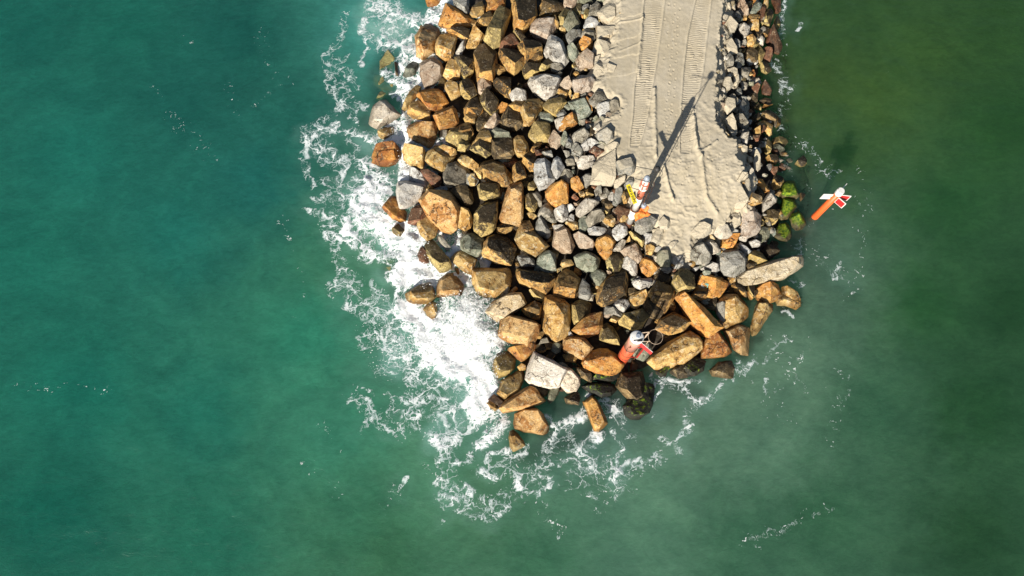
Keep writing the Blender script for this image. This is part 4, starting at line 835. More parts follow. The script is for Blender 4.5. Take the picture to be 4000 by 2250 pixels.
l|1775,224 1800,217 1853,250 1849,277 1826,296 1810,300 1800,269||medium olive brown oblong stone touching the teal sea side of the tall dark chocolate boulder
l|2120,408 2142,389 2189,387 2200,389 2212,399 2193,424 2177,449 2160,443 2140,428 2123,418||medium olive brown blocky stone touching the tip side of the orange capped white boulder
g|3030,1169 3059,1140 3100,1144 3117,1181 3108,1194 3071,1194 3038,1190||medium golden tan blocky stone touching the teal sea side of the half drowned buff stone
b|1812,424 1841,383 1856,391 1883,424 1885,441 1870,455 1841,451 1817,455||medium dark brown rounded stone standing off the teal sea side of the black faced boulder
y|2099,832 2120,803 2142,786 2163,824 2173,867 2163,869 2126,855 2101,844||medium grey blocky stone standing off the inland side of the banded red and pink boulder
y|2090,891 2095,868 2107,856 2140,860 2153,893 2150,918 2140,930 2111,920 2092,904||medium grey blocky stone touching the green water side of the salmon faced slab boulder
b|1800,486 1831,482 1846,503 1848,522 1833,542 1812,550 1788,548 1783,507||medium dark brown rounded stone standing off the inland side of the golden overhanging boulder
y|2288,859 2308,828 2327,811 2356,824 2364,848 2339,869 2300,887||medium grey blocky stone touching the green water side of the long pale cigar shaped cobble
p|2240,918 2260,911 2293,922 2314,934 2322,953 2312,976 2289,972 2262,964||medium pinkish oblong stone touching the inland side of the mossy flecked grey green boulder
r|2994,153 3004,124 3040,132 3048,162 3056,186 3044,209 3025,201 3017,182 2992,166||medium red brown blocky stone touching the inland side of the brick red box shaped stone
e|2201,83 2212,60 2233,48 2256,62 2266,91 2262,104 2235,112 2218,120 2200,99||medium grey green rounded stone standing off the inland side of the small bright orange stone
r|1957,180 1976,149 2003,135 2020,149 2026,170 2017,186 1995,195 1953,207 1949,192||medium red brown oblong stone touching the tip side of the long olive brown boulder
k|2616,1453 2633,1432 2670,1422 2703,1441 2686,1474 2653,1478||medium blackish blocky stone touching the teal sea side of the dark green weedy boulder
g|1825,178 1837,137 1848,118 1868,116 1895,141 1887,153 1868,174 1858,186 1821,184||medium golden tan blocky stone on the inland side of the tall dark chocolate boulder
b|2106,31 2117,10 2142,21 2198,25 2200,39 2185,55 2152,54 2108,60||medium dark brown long stone standing off the inland side of the large white grey boulder
k|2090,886 2097,861 2126,855 2148,873 2153,900 2138,917 2101,919||medium blackish rounded stone on the teal sea side of the banded red and pink boulder
k|1854,486 1870,449 1899,430 1920,449 1912,476 1889,499 1868,511 1858,499||medium blackish oblong stone on the teal sea side of the black faced boulder
l|1835,580 1860,555 1912,559 1918,577 1918,600 1899,611 1879,600 1858,590||medium olive brown oblong stone on the inland side of the dark slab boulder
b|2002,652 2016,637 2035,629 2057,681 2053,691 2026,701 2008,708 2002,691||medium dark brown blocky stone touching the green water side of the dark slab boulder
w|2163,824 2180,803 2208,799 2221,820 2219,853 2196,867 2171,857||medium whitish rounded stone touching the tip side of the salmon pink topped grey boulder
g|1570,424 1580,399 1599,360 1626,335 1642,344 1644,356 1630,374 1607,404 1592,428 1576,432||medium golden tan long stone touching the teal sea side of the orange topped boulder
e|2303,1073 2329,1052 2354,1057 2370,1073 2368,1094 2346,1117 2325,1113 2312,1092||medium grey green rounded stone touching the teal sea side of the large rusty brown boulder
g|2453,1163 2472,1152 2517,1144 2534,1165 2509,1177 2488,1206 2472,1204 2459,1190||medium golden tan blocky stone touching the green water side of the round white speckled stone
e|2563,997 2573,982 2606,978 2621,984 2615,1040 2586,1040 2567,1022||grey green rounded stone touching the green water side of the orange brown kite shaped boulder
w|2391,920 2393,897 2416,874 2435,870 2449,883 2454,910 2437,926 2412,938||medium whitish rounded stone on the teal sea side of the big brown and olive boulder
g|1738,346 1748,321 1764,318 1789,337 1800,350 1798,370 1762,390 1752,372||medium golden tan rounded stone on the green water side of the orange topped boulder
w|2153,660 2163,621 2180,606 2188,617 2204,654 2188,683 2175,698 2163,683||whitish long stone touching the green water side of the tall tan and white prism stone
y|2260,1160 2264,1117 2277,1088 2302,1117 2314,1150 2300,1171||medium grey blocky stone touching the green water side of the brown boulder with pink cheek
b|2022,900 2043,863 2068,869 2084,894 2088,911 2057,923 2026,919||medium dark brown rounded stone touching the inland side of the salmon faced slab boulder
w|2330,406 2353,401 2382,406 2387,432 2386,453 2345,460 2335,439||medium whitish rounded stone touching the tip side of the blue grey wedge stone
y|2237,524 2268,503 2291,503 2306,530 2287,540 2272,555 2246,561 2235,542||medium grey blocky stone touching the inland side of the cream pear shaped stone
o|2200,459 2241,453 2256,459 2254,482 2225,490 2204,511 2183,507 2188,476||orange brown oblong stone touching the teal sea side of the large dark green grey boulder
w|2432,1042 2437,1009 2457,1013 2492,1032 2490,1073 2474,1076 2449,1052||medium whitish oblong stone touching the tip side of the pale lilac speckled boulder
o|1663,0 1669,21 1688,26 1706,19 1729,0 1700,-31 1665,-21||medium orange brown rounded stone on the teal sea side of the bright orange wedge boulder
p|1867,312 1883,302 1916,317 1919,339 1899,358 1883,370 1870,360 1867,337||medium pinkish rounded stone on the tip side of the tall dark chocolate boulder
l|2040,271 2048,257 2080,252 2106,261 2106,277 2075,300 2048,300||medium olive brown blocky stone standing off the inland side of the cracked step white stone
s|2820,164 2849,153 2864,157 2880,190 2882,207 2845,213 2832,190||sand coated stone standing off the teal sea side of the brick red box shaped stone
r|1639,664 1660,664 1684,674 1726,712 1717,724 1697,726 1674,710||medium red brown long stone on the tip side of the golden overhanging boulder
l|2053,766 2064,759 2078,762 2099,792 2099,809 2088,826 2072,828 2055,811||medium olive brown oblong stone touching the green water side of the tall pointed boulder
w|2622,1005 2627,992 2660,995 2671,1017 2666,1046 2635,1049 2623,1040||medium whitish rounded stone on the inland side of the brown and buff round boulder
y|1768,-4 1833,-4 1831,31 1822,52 1793,31 1773,17||small grey blocky stone touching the inland side of the bright orange wedge boulder
w|2254,635 2263,619 2290,612 2325,619 2323,631 2302,652 2277,659 2259,654||small whitish oblong stone on the tip side of the cream pear shaped stone
s|2546,912 2561,893 2586,899 2588,947 2559,959 2542,949||small sand coated stone standing off the green water side of the pale lilac speckled boulder
k|2903,199 2930,182 2948,199 2959,215 2955,238 2934,250 2922,234 2907,217||small blackish rounded stone on the teal sea side of the brick red box shaped stone
b|1846,101 1889,58 1916,44 1926,62 1922,83 1904,98 1868,97||small dark brown long stone touching the teal sea side of the long olive brown boulder
y|2210,135 2231,120 2268,114 2274,126 2268,145 2248,157 2223,174 2214,157||small grey oblong stone on the green water side of the large white grey boulder
e|1574,294 1607,237 1632,246 1634,259 1624,290 1605,300 1582,300||small grey green stone touching the teal sea side of the olive capped orange front boulder
s|2569,881 2577,848 2598,843 2623,864 2615,889 2598,909 2582,899||small sand coated stone on the green water side of the big brown and olive boulder
b|2039,631 2051,610 2074,602 2093,617 2084,670 2072,668 2060,654||small dark brown blocky stone on the tip side of the bright golden barrel shaped boulder
s|2839,869 2862,832 2887,834 2897,859 2893,875 2868,893||small sand coated rounded stone touching the teal sea side of the pinkish brown streaked block
p|2140,548 2160,513 2193,544 2194,561 2173,582 2152,573||small pinkish rounded stone touching the green water side of the grey olive boulder
k|2204,1552 2253,1528 2266,1548 2260,1582 2212,1577||small blackish wedge shaped stone touching the tip side of the cream white crumpled boulder
k|2975,984 2998,955 3031,968 3040,992 3006,1015||small blackish wedge shaped stone touching the inland side of the long pale plank shaped slab
V|2312,1482 2326,1468 2417,1461 2417,1474 2397,1488 2343,1490||small weedy black long stone touching the inland side of the black and green weedy boulder
k|2728,1157 2761,1163 2798,1177 2792,1214 2761,1198 2732,1181||small blackish oblong stone touching the inland side of the long orange buff boulder
b|2857,1115 2886,1106 2907,1115 2915,1160 2886,1160 2862,1135||small dark brown blocky stone touching the inland side of the grey and golden creased boulder
k|2970,441 3008,432 3037,453 3028,482 3004,478 2975,462||small blackish blocky stone touching the inland side of the pale tan arch shaped stone
e|2953,910 2969,895 2994,887 3011,904 3006,926 2977,947 2957,922||small grey green rounded stone touching the green water side of the pinkish brown streaked block
s|2314,296 2324,257 2341,238 2366,248 2364,277 2349,294 2332,300||small sand coated stone on the green water side of the wide cream and rust boulder
g|1790,629 1804,606 1825,612 1840,621 1866,639 1854,654 1829,653 1804,644||small golden tan oblong stone touching the inland side of the half grey half rust boulder
l|2917,1013 2924,992 2948,982 2973,999 2996,1017 2961,1030||small olive brown stone touching the teal sea side of the long pale plank shaped slab
p|1892,497 1912,476 1924,447 1943,445 1954,462 1949,480 1924,503 1912,512||small pinkish oblong stone touching the teal sea side of the black faced boulder
r|1630,1001 1641,968 1653,959 1666,988 1678,1026 1657,1030 1635,1022||small red brown oblong stone touching the teal sea side of the long dark roofed boulder
b|1939,890 1972,865 2006,886 1997,900 1972,915 1944,911||small dark brown blocky stone touching the green water side of the big dark olive block
y|2857,213 2882,211 2903,220 2907,242 2892,263 2870,269 2864,244||small grey rounded stone standing off the teal sea side of the rusty orange upright stone
b|1837,54 1852,19 1883,6 1893,31 1889,52 1862,62||small dark brown blocky stone on the green water side of the bright orange wedge boulder
s|2826,62 2849,68 2876,81 2882,104 2868,126 2853,124 2843,106||small sand coated stone standing off the teal sea side of the pale green grey stone
y|2225,588 2237,565 2254,564 2272,577 2279,596 2264,615 2233,611||small grey rounded stone touching the teal sea side of the cream pear shaped stone
y|2360,1196 2393,1194 2430,1227 2426,1239 2406,1231 2360,1227||small grey long stone touching the teal sea side of the round white speckled stone
w|2296,894 2312,884 2364,890 2372,900 2352,917 2302,917||small whitish long stone on the inland side of the smooth orange buff boulder
e|2102,464 2111,437 2127,435 2156,445 2166,466 2152,476 2106,472||small grey green blocky stone touching the green water side of the yellow buff boulder
s|2830,470 2854,453 2871,486 2879,520 2869,529 2846,509||small sand coated long stone on the tip side of the sand dusted square stone
w|2166,468 2200,462 2216,470 2214,499 2183,517 2173,499||small whitish rounded stone on the green water side of the grey olive boulder
y|2186,689 2196,660 2213,660 2235,670 2240,683 2223,716 2204,704||small grey rounded stone touching the inland side of the small rusty orange stone
y|2893,722 2899,704 2920,689 2932,708 2924,724 2932,757 2922,786 2912,749||small grey long stone on the teal sea side of the bright orange angular stone
l|2975,97 2988,68 2992,41 3006,32 3021,44 3019,68 3006,99 2994,101||small olive brown long stone on the green water side of the pale green grey stone
g|2470,1160 2482,1142 2520,1135 2532,1150 2532,1160 2520,1175 2482,1177||golden tan stone touching the tip side of the half round white and grey speckled stone
b|1850,559 1870,528 1891,503 1906,524 1914,557 1883,557 1858,557||small dark brown blocky stone standing off the inland side of the dark slab boulder
p|2204,-12 2250,-12 2250,19 2231,33 2210,31 2202,17||small pinkish stone off the teal sea side of the large sand dusted heart shaped boulder
y|2301,48 2308,27 2330,4 2349,23 2353,39 2337,48 2335,66 2316,56 2299,64||small grey stone touching the teal sea side of the large sand dusted heart shaped boulder
e|2217,182 2233,175 2254,184 2262,207 2246,234 2231,230 2217,207||small grey green blocky stone touching the teal sea side of the small bright orange stone
y|2264,699 2288,681 2310,677 2323,693 2304,720 2290,735 2277,718||small grey blocky stone touching the green water side of the small rusty orange stone
e|2137,1565 2150,1519 2183,1507 2183,1536 2166,1561 2150,1577||small grey green long stone on the teal sea side of the cream white crumpled boulder
b|3009,716 3024,689 3048,687 3059,708 3048,732 3020,741||small dark brown rounded stone touching the teal sea side of the upper mossy boulder
p|2876,31 2880,12 2895,2 2905,6 2917,31 2924,56 2915,59 2888,57||small pinkish oblong stone on the teal sea side of the pale green grey stone
w|2279,97 2295,66 2310,64 2335,83 2347,95 2324,104 2281,108||small whitish blocky stone on the teal sea side of the square sand plastered slab
y|2861,455 2888,449 2912,474 2923,492 2912,511 2890,497||small grey long stone touching the tip side of the large smooth grey stone
r|1906,1561 1930,1540 1976,1563 1959,1586 1939,1586||small red brown oblong stone on the tip side of the bright yellow boulder
b|2065,220 2090,205 2115,209 2121,222 2106,242 2073,255||small dark brown blocky stone on the teal sea side of the large white grey boulder
b|1742,116 1800,112 1831,122 1826,149 1800,135 1752,132||small dark brown long stone touching the tip side of the bright orange wedge boulder
w|2737,1048 2779,1022 2808,1032 2810,1055 2797,1067 2770,1055||small whitish oblong stone touching the tip side of the large dark and white grey stone
y|2397,900 2406,880 2439,871 2453,900 2439,915 2406,915||small grey rounded stone on the tip side of the mauve red stone
y|2016,1001 2049,992 2086,1013 2090,1038 2078,1032 2041,1017 2037,1038||small grey oblong stone touching the tip side of the salmon faced slab boulder
k|2248,1432 2272,1437 2310,1470 2310,1494 2272,1474 2252,1451||small blackish long stone touching the green water side of the cream white crumpled boulder
y|2271,124 2299,118 2325,124 2328,153 2299,155 2270,147||very small grey blocky stone touching the inland side of the small bright orange stone
w|2748,945 2774,932 2797,949 2813,976 2806,986 2787,992 2774,964||small whitish stone touching the green water side of the large dark and white grey stone
e|2261,861 2277,846 2292,850 2298,890 2286,906 2263,900||small grey green oblong stone on the tip side of the long pale cigar shaped cobble
s|2571,871 2588,844 2613,857 2619,875 2608,896 2580,894||small sand coated stone standing off the teal sea side of the sand coloured rounded stone
l|2909,1119 2946,1115 2953,1160 2928,1171 2917,1150||small olive brown wedge shaped stone touching the teal sea side of the orange topped block
g|1477,517 1499,509 1537,507 1537,524 1504,547 1487,540 1477,530||small golden tan stone touching the tip side of the big pale cream shark tooth boulder
e|1912,517 1928,505 1953,509 1986,530 1999,536 1974,540 1928,534||very small grey green long stone on the tip side of the black faced boulder
g|2924,784 2932,762 2947,756 2972,778 2978,792 2945,803 2924,797||golden tan stone on the teal sea side of the white lichen dusted pear shaped stone
y|1823,679 1846,677 1869,704 1861,720 1840,725 1823,716||small grey rounded stone touching the green water side of the half grey half rust boulder
y|2399,772 2404,745 2422,728 2437,743 2426,790 2412,796||very small grey long stone on the tip side of the broad grey slab
e|3010,580 3024,563 3045,571 3068,588 3057,600 3037,611 3018,600||very small grey green blocky stone touching the tip side of the flat olive stone
k|2106,-8 2177,-8 2179,14 2140,19 2115,8||very small blackish long stone on the green water side of the large shield shaped boulder
b|1987,410 2007,399 2053,401 2042,424 2038,437 2007,428||very small dark brown oblong stone touching the tip side of the cracked step white stone
y|2796,1190 2808,1179 2823,1194 2827,1256 2810,1244 2798,1223||small grey long stone touching the teal sea side of the grey and golden creased boulder
e|2152,1368 2157,1343 2173,1332 2198,1347 2188,1374 2167,1384||small grey green stone on the teal sea side of the speckled grey and rust block
w|2887,116 2892,95 2917,93 2929,112 2924,130 2909,151 2899,132||very small whitish blocky stone standing off the tip side of the pale green grey stone
l|1531,900 1544,882 1556,873 1572,894 1581,900 1564,923 1539,919||small olive brown rounded stone standing off the tip side of the big chalky pale boulder
s|2943,606 2949,596 2966,600 2968,617 2957,625 2970,658 2959,668 2947,660 2939,639||small sand coated long stone standing off the inland side of the bright orange angular stone
s|2399,704 2422,683 2443,689 2439,712 2410,735 2399,730||very small sand coated oblong stone touching the tip side of the flat bluish slab
p|2200,314 2219,306 2233,319 2234,337 2221,352 2208,354 2200,346 2188,329||small pinkish rounded stone on the teal sea side of the wide cream and rust boulder
y|2374,399 2395,389 2417,393 2422,424 2388,439 2386,412||very small grey rounded stone on the green water side of the blue grey wedge stone
l|1788,557 1800,550 1829,553 1834,565 1817,588 1788,588||very small olive brown rounded stone on the green water side of the golden overhanging boulder
k|2088,1524 2104,1509 2146,1519 2133,1548 2117,1548||very small blackish wedge shaped stone touching the tip side of the white diamond boulder
l|2457,906 2474,906 2507,928 2517,951 2509,964 2486,941 2466,924||very small olive brown long stone touching the inland side of the pale lilac speckled boulder
l|2068,1140 2092,1136 2126,1157 2124,1181 2092,1169||very small olive brown long stone touching the tip side of the orange rimmed chocolate slab
l|2181,64 2204,37 2224,46 2214,60 2200,95 2187,97||small olive brown long stone standing off the inland side of the large white grey boulder
w|2393,980 2408,955 2432,932 2445,939 2441,955 2424,982||very small whitish long stone touching the green water side of the smooth orange buff boulder
g|2356,863 2368,844 2389,842 2406,867 2395,884 2368,875||very small golden tan rounded stone touching the teal sea side of the mauve red stone
l|2948,192 2961,180 2975,190 2980,228 2971,248 2955,242 2961,224||small olive brown stone touching the teal sea side of the brick red box shaped stone
r|3013,0 3050,-6 3051,41 3040,51 3029,48 3027,12||small red brown oblong stone on the green water side of the pale green grey stone
k|2349,790 2356,776 2372,774 2395,807 2377,820 2356,807||very small blackish blocky stone on the teal sea side of the mauve red stone
y|2146,253 2162,248 2200,257 2200,271 2175,282 2152,273||very small grey oblong stone touching the tip side of the large white grey boulder
s|2824,333 2828,304 2852,308 2863,337 2850,350 2836,346||very small sand coated blocky stone on the inland side of the sand dusted square stone
V|2560,1447 2600,1432 2612,1445 2600,1470 2579,1472||very small weedy black wedge shaped stone touching the tip side of the leaning tan slab
y|2437,722 2455,693 2474,697 2476,732 2445,737||very small grey wedge shaped stone on the green water side of the broad grey slab
r|2301,590 2316,575 2337,586 2370,588 2353,600 2328,611 2306,600||small red brown long stone touching the green water side of the cream pear shaped stone
w|1779,209 1800,170 1822,147 1816,186 1804,211||very small whitish long stone on the teal sea side of the tall dark chocolate boulder
b|1810,462 1833,449 1862,457 1854,480 1835,482 1817,476||small dark brown blocky stone on the green water side of the rust red squarish boulder
b|2428,766 2439,745 2457,747 2464,762 2449,792 2437,795||very small dark brown oblong stone on the inland side of the mauve red stone
w|2929,596 2946,577 2968,580 2974,594 2962,615 2937,611||very small whitish rounded stone standing off the teal sea side of the flat olive stone
y|2600,968 2611,951 2635,943 2656,947 2631,976 2613,979||small grey stone off the teal sea side of the large dark and white grey stone
w|2509,922 2517,914 2548,916 2550,928 2538,953 2520,949||very small whitish rounded stone touching the tip side of the big brown and olive boulder
g|1893,1575 1906,1565 1930,1573 1951,1594 1934,1606 1906,1588||small golden tan long stone standing off the teal sea side of the flat tan stone
g|2522,959 2544,956 2559,970 2546,997 2522,992||small golden tan stone on the inland side of the orange brown kite shaped boulder
g|1826,695 1838,683 1854,687 1866,708 1854,724 1835,724||very small golden tan rounded stone on the teal sea side of the dark slab boulder
b|2177,358 2189,348 2212,346 2222,362 2210,383 2193,381||small dark brown rounded stone on the green water side of the orange capped white boulder
l|2106,269 2117,253 2135,232 2160,246 2144,263 2129,273 2113,269||very small olive brown oblong stone touching the inland side of the orange capped white boulder
y|2080,757 2097,749 2115,770 2116,805 2107,807 2097,786||small grey long stone on the teal sea side of the salmon pink topped grey boulder
b|2969,112 3000,108 3008,118 3000,141 2984,145 2967,126||small dark brown rounded stone standing off the tip side of the pale green grey stone
o|1943,422 1957,401 1978,404 1985,414 1972,432 1949,443||very small orange brown blocky stone touching the inland side of the black faced boulder
y|1709,920 1724,924 1740,947 1761,968 1744,982 1715,939||very small grey long stone touching the inland side of the long dark roofed boulder
b|2198,1386 2217,1384 2254,1403 2246,1415 2208,1411||small dark brown long stone touching the tip side of the speckled grey and rust block
k|1541,244 1553,250 1557,300 1545,290||
u|1487,300 1483,259 1516,209 1535,207 1543,238 1528,300||
g|1995,0 2026,0 2024,7 1997,10||
l|2007,116 2030,124 2026,145 2061,154 2036,159 2024,145 2005,126||
g|1928,284 1937,259 1957,259 1978,269 1976,276 1945,288||
b|2156,66 2168,58 2183,104 2179,112 2171,93||
g|2183,110 2193,101 2208,116 2209,130 2191,122||
e|2253,0 2314,-6 2316,6 2289,14 2268,20 2253,10||
l|2237,33 2256,18 2268,23 2269,48 2264,68 2246,46||
y|2271,31 2287,16 2304,21 2304,37 2283,50 2272,44||
l|2280,54 2287,41 2301,39 2299,66 2285,74 2280,68||
o|2268,54 2280,62 2277,72 2268,68||
y|2241,263 2260,269 2268,286 2256,284||
s|2324,224 2345,217 2341,232 2324,248||
s|2370,255 2392,242 2407,261 2397,286 2374,280||
e|2330,0 2345,8 2364,8 2362,-6||
w|2345,-4 2374,-6 2372,4 2357,4||
s|2832,12 2849,12 2857,23 2853,39 2832,19||
s|2856,23 2864,4 2872,17 2872,39 2859,31||
o|2920,0 2955,-6 2950,8 2940,17||
g|2980,4 2996,0 3001,25 2992,39 2982,21||
r|2963,56 2975,35 2986,21 2990,41 2984,68 2971,85 2959,77||
b|2915,64 2934,59 2957,71 2963,77 2948,91 2938,91 2920,74||
g|2920,85 2928,83 2940,97 2961,87 2966,91 2965,120 2936,116 2932,104||
l|3015,108 3025,83 3035,64 3046,77 3050,93 3042,112 3023,115||
k|2934,122 2955,120 2975,132 2961,149 2940,139||
w|2953,159 2969,135 2986,149 2982,176 2965,166||
g|2913,149 2934,143 2955,151 2946,172 2920,182||
y|2872,149 2892,164 2892,182 2880,190 2866,166||
y|2895,164 2909,155 2917,168 2911,182 2895,182||
l|2940,176 2948,162 2967,168 2957,180 2946,188||
y|2828,224 2841,213 2862,232 2864,255 2845,257||
l|2969,257 2982,248 3002,255 3013,275 2996,288 2975,275||
s|2841,269 2862,263 2880,275 2878,300 2849,290||
y|2890,269 2915,265 2926,290 2920,300 2892,300||
o|2928,288 2940,275 2950,290 2948,300||
g|2902,66 2907,58 2915,62 2915,79 2903,79||
u|1462,296 1499,304 1508,329 1487,346 1458,329||
u|1489,337 1545,329 1557,341 1532,358 1491,352||
u|1483,368 1516,354 1528,360 1499,383 1470,393||
b|2073,590 2086,569 2106,555 2115,563 2102,582 2082,600||
r|2094,600 2098,582 2122,584 2119,600||
r|2135,569 2144,580 2140,584 2131,573||
w|2183,372 2179,385 2160,383||
y|2173,449 2193,435 2204,428 2214,441 2206,457 2181,459||
s|2324,323 2341,308 2366,300 2349,317 2328,329||
s|2332,333 2345,321 2366,341 2384,356 2357,358 2349,346||
g|2233,387 2244,364 2264,364 2263,383 2244,392||
o|2283,391 2291,381 2312,408 2314,432 2299,420||
w|2316,503 2343,478 2349,503 2332,514||
s|2355,474 2366,464 2386,468 2362,484||
y|2212,548 2223,534 2237,559 2229,580 2210,571||
y|2332,571 2349,561 2366,571 2366,584 2349,587||
s|2374,569 2395,559 2420,565 2403,582 2380,591||
e|2200,517 2217,526 2217,553 2204,569 2188,557||
k|2293,499 2308,490 2324,515 2312,538 2295,528||
e|2316,462 2328,451 2339,464 2324,472||
w|2390,449 2405,435 2417,443 2395,455||
s|2425,443 2438,435 2475,443 2475,457 2428,453||
y|2268,374 2289,362 2291,372 2279,381||
g|2219,366 2227,350 2234,364 2231,387||
s|2860,288 2879,283 2888,321 2877,337 2867,333||
y|2889,327 2900,321 2921,333 2917,348 2896,346||
y|2873,362 2879,341 2898,348 2898,366 2884,368||
y|2848,374 2863,364 2884,395 2871,416 2867,385||
y|2881,517 2896,507 2925,509 2930,526 2917,520||
w|2889,538 2900,520 2919,522 2923,544 2917,569 2902,557||
r|2937,339 2956,331 2966,341 2960,364 2950,360||
e|2919,321 2946,319 2944,335 2929,331||
b|2975,422 2983,408 3008,401 3018,408 2995,422||
l|2946,416 2960,404 2972,416 2972,430 2956,428||
g|2942,509 2966,497 2970,528 2952,524||
r|2966,495 2979,490 2989,509 2975,520||
r|2925,530 2942,526 2966,538 2962,550 2946,548||
b|3030,486 3039,453 3049,466 3045,490 3033,499||
l|2987,577 2997,546 3012,567 3006,600 2993,600||
s|2886,557 2904,567 2921,584 2915,600 2896,606 2890,586||
k|2937,457 2962,441 2970,466 2950,474 2933,470||
k|2925,416 2937,399 2954,408 2942,437||
k|2929,374 2958,368 2958,397 2933,399||
k|2962,397 2987,385 3014,391 3008,401 2970,406||
u|1428,724 1452,704 1469,716 1461,741 1428,745||
g|1664,745 1676,718 1697,732 1684,743||
g|1832,629 1840,625 1871,648 1869,660 1852,662 1828,650||
g|1850,670 1863,658 1875,660 1879,699 1865,693 1854,681||
l|2060,724 2070,714 2088,712 2097,730 2084,743 2064,741||
g|2060,834 2068,828 2097,846 2084,856 2068,850||
w|2159,880 2202,878 2180,896 2163,896||
r|2086,583 2105,592 2115,602 2095,608||
y|2115,596 2151,592 2159,612 2134,610||
y|2211,623 2225,617 2246,623 2246,644 2215,646||
y|2200,588 2225,592 2231,604 2213,616||
w|2221,844 2233,832 2246,838 2242,865 2221,865||
w|2215,799 2229,797 2246,815 2223,828||
g|2208,871 2229,867 2240,882 2227,890||
w|2302,639 2317,631 2323,635 2310,654||
w|2393,656 2412,674 2422,691 2406,698 2393,683||
y|2322,745 2335,724 2348,728 2350,753 2327,766||
y|2353,737 2368,732 2383,753 2372,772 2356,770||
w|2322,772 2348,759 2356,772 2344,784 2323,782||
w|2375,770 2385,755 2399,757 2397,784 2377,790||
s|2455,776 2470,764 2476,786 2466,801||
l|2360,830 2381,817 2389,828 2377,840||
y|2344,813 2356,807 2368,822 2356,826||
r|2310,728 2323,722 2333,728 2323,739||
g|2286,753 2302,751 2319,762 2312,768 2292,764||
g|2259,753 2277,751 2284,766 2267,768||
g|2286,770 2306,768 2306,776 2292,778||
r|2232,770 2240,757 2261,776 2252,784||
p|2240,792 2252,797 2257,803 2240,805||
s|2546,900 2563,890 2578,900 2571,917 2551,913||
w|2922,668 2932,658 2947,668 2932,681||
s|2877,708 2895,672 2912,666 2920,677 2904,689 2891,710||
b|2992,617 3036,614 3042,627 3034,639 3007,640||
r|3038,654 3048,641 3069,648 3065,666 3044,668||
r|3011,670 3017,656 3034,660 3034,679 3024,683||
k|2945,735 2962,732 2984,762 2976,778||
l|2966,900 2978,890 2999,886 3007,900 2995,915 2974,915||
k|3127,786 3123,757 3140,752 3144,766||
g|1852,976 1864,972 1881,984 1871,997 1856,992||
u|1506,1013 1531,1003 1546,1026 1529,1034 1508,1026||
u|1504,1046 1537,1038 1546,1057 1533,1075 1506,1080||
g|2190,1034 2198,1013 2231,1017 2242,1034 2211,1038 2198,1044||
o|1985,1144 2016,1121 2024,1129 2004,1144||
g|2175,1052 2190,1046 2194,1052 2177,1067||
y|1983,1160 1952,1160 1987,1113 1991,1129||
g|2157,879 2204,880 2167,897||
g|2208,872 2223,866 2256,872 2258,893 2240,899 2229,885||
w|2559,968 2567,959 2588,968 2590,978 2565,984||
y|2577,1050 2598,1039 2623,1055 2611,1069 2594,1065||
k|2606,1080 2623,1061 2660,1050 2656,1063 2623,1084||
y|2540,1001 2553,995 2565,1009 2557,1020||
k|2449,1129 2478,1127 2486,1137 2474,1154 2449,1160||
g|2312,1104 2331,1119 2341,1125 2331,1128 2319,1115||
p|2370,1057 2389,1065 2383,1071 2374,1069||
g|2445,947 2457,922 2462,943||
y|2845,899 2870,893 2886,901 2884,916 2862,918||
w|2886,928 2899,916 2920,930 2915,943 2890,937||
w|2926,945 2946,934 2969,947 2967,961 2940,966||
w|2877,957 2892,947 2915,968 2934,984 2922,992 2897,976||
k|2915,1038 2928,1017 2959,1026 2948,1042 2924,1048||
g|2839,1088 2857,1080 2876,1090 2874,1100 2855,1107||
e|3011,904 3023,891 3031,914 3023,924||
y|2694,1108 2712,1096 2714,1121 2704,1137 2692,1133||
w|2696,1050 2712,1044 2737,1038 2727,1052 2717,1059||
s|2837,872 2828,856 2845,848 2857,866||
u|1730,1297 1750,1289 1763,1302 1746,1314||
w|2220,1297 2227,1291 2240,1310 2221,1312||
g|2097,1322 2109,1297 2128,1304 2111,1324||
y|2105,1345 2113,1324 2138,1318 2144,1337||
b|2097,1347 2126,1347 2132,1372 2113,1380 2095,1368||
b|2128,1345 2152,1341 2150,1364 2132,1364||
b|2132,1393 2150,1376 2171,1388 2150,1409||
e|2169,1420 2194,1417 2219,1430 2217,1438 2188,1436||
e|2283,1140 2308,1136 2300,1152 2287,1152||
y|2300,1144 2320,1148 2316,1175 2300,1173||
g|2020,1434 2034,1422 2051,1430 2055,1446 2030,1448||
p|2348,1227 2360,1214 2389,1229 2379,1240 2354,1239||
g|2381,1252 2391,1235 2422,1244 2406,1261||
b|2702,1152 2724,1144 2760,1148 2760,1163 2700,1163||
b|2918,1140 2953,1140 2955,1152 2935,1171 2922,1157||"""
MARK_ROCK = None
rest = []
for i, line in enumerate(ROCKS.strip().split('\n')):
    c, ps, ts, lab = line.split('|')
    P = unpack(ps); T = unpack(ts) if ts else None
    if not lab:
        rest.append((i, c, P, T)); continue
    bm, ctr, zc, hh, s = rock_geometry(c, P, T, i + 1)
    nm = 'boulder' if poly_area(P) > 3600 else 'stone'
    base = Vector((ctr.x, ctr.y, zc - hh))
    co = np.array([v.co[:] for v in bm.verts])
    rows = colour_rows(c, co, zc, hh, ctr, dust_at(c, P), i)
    for v in bm.verts: v.co -= base
    me = bpy.data.meshes.new(nm); bm.to_mesh(me); bm.free()
    for an, r in zip(('rock_a', 'rock_b', 'rock_c', 'rock_m'), rows): set_attr(me, an, r)
    me.materials.append(M_ROCK)
    o = bpy.data.objects.new(nm, me); o.location = base; COL.objects.link(o)
    tag(o, lab, nm, 'sandy stones along the sand' if c == 's' else 'mossy boulders by the green water' if c == 'M' else 'armour rocks of the breakwater')
    if 'painted mark' in lab: MARK_ROCK = o

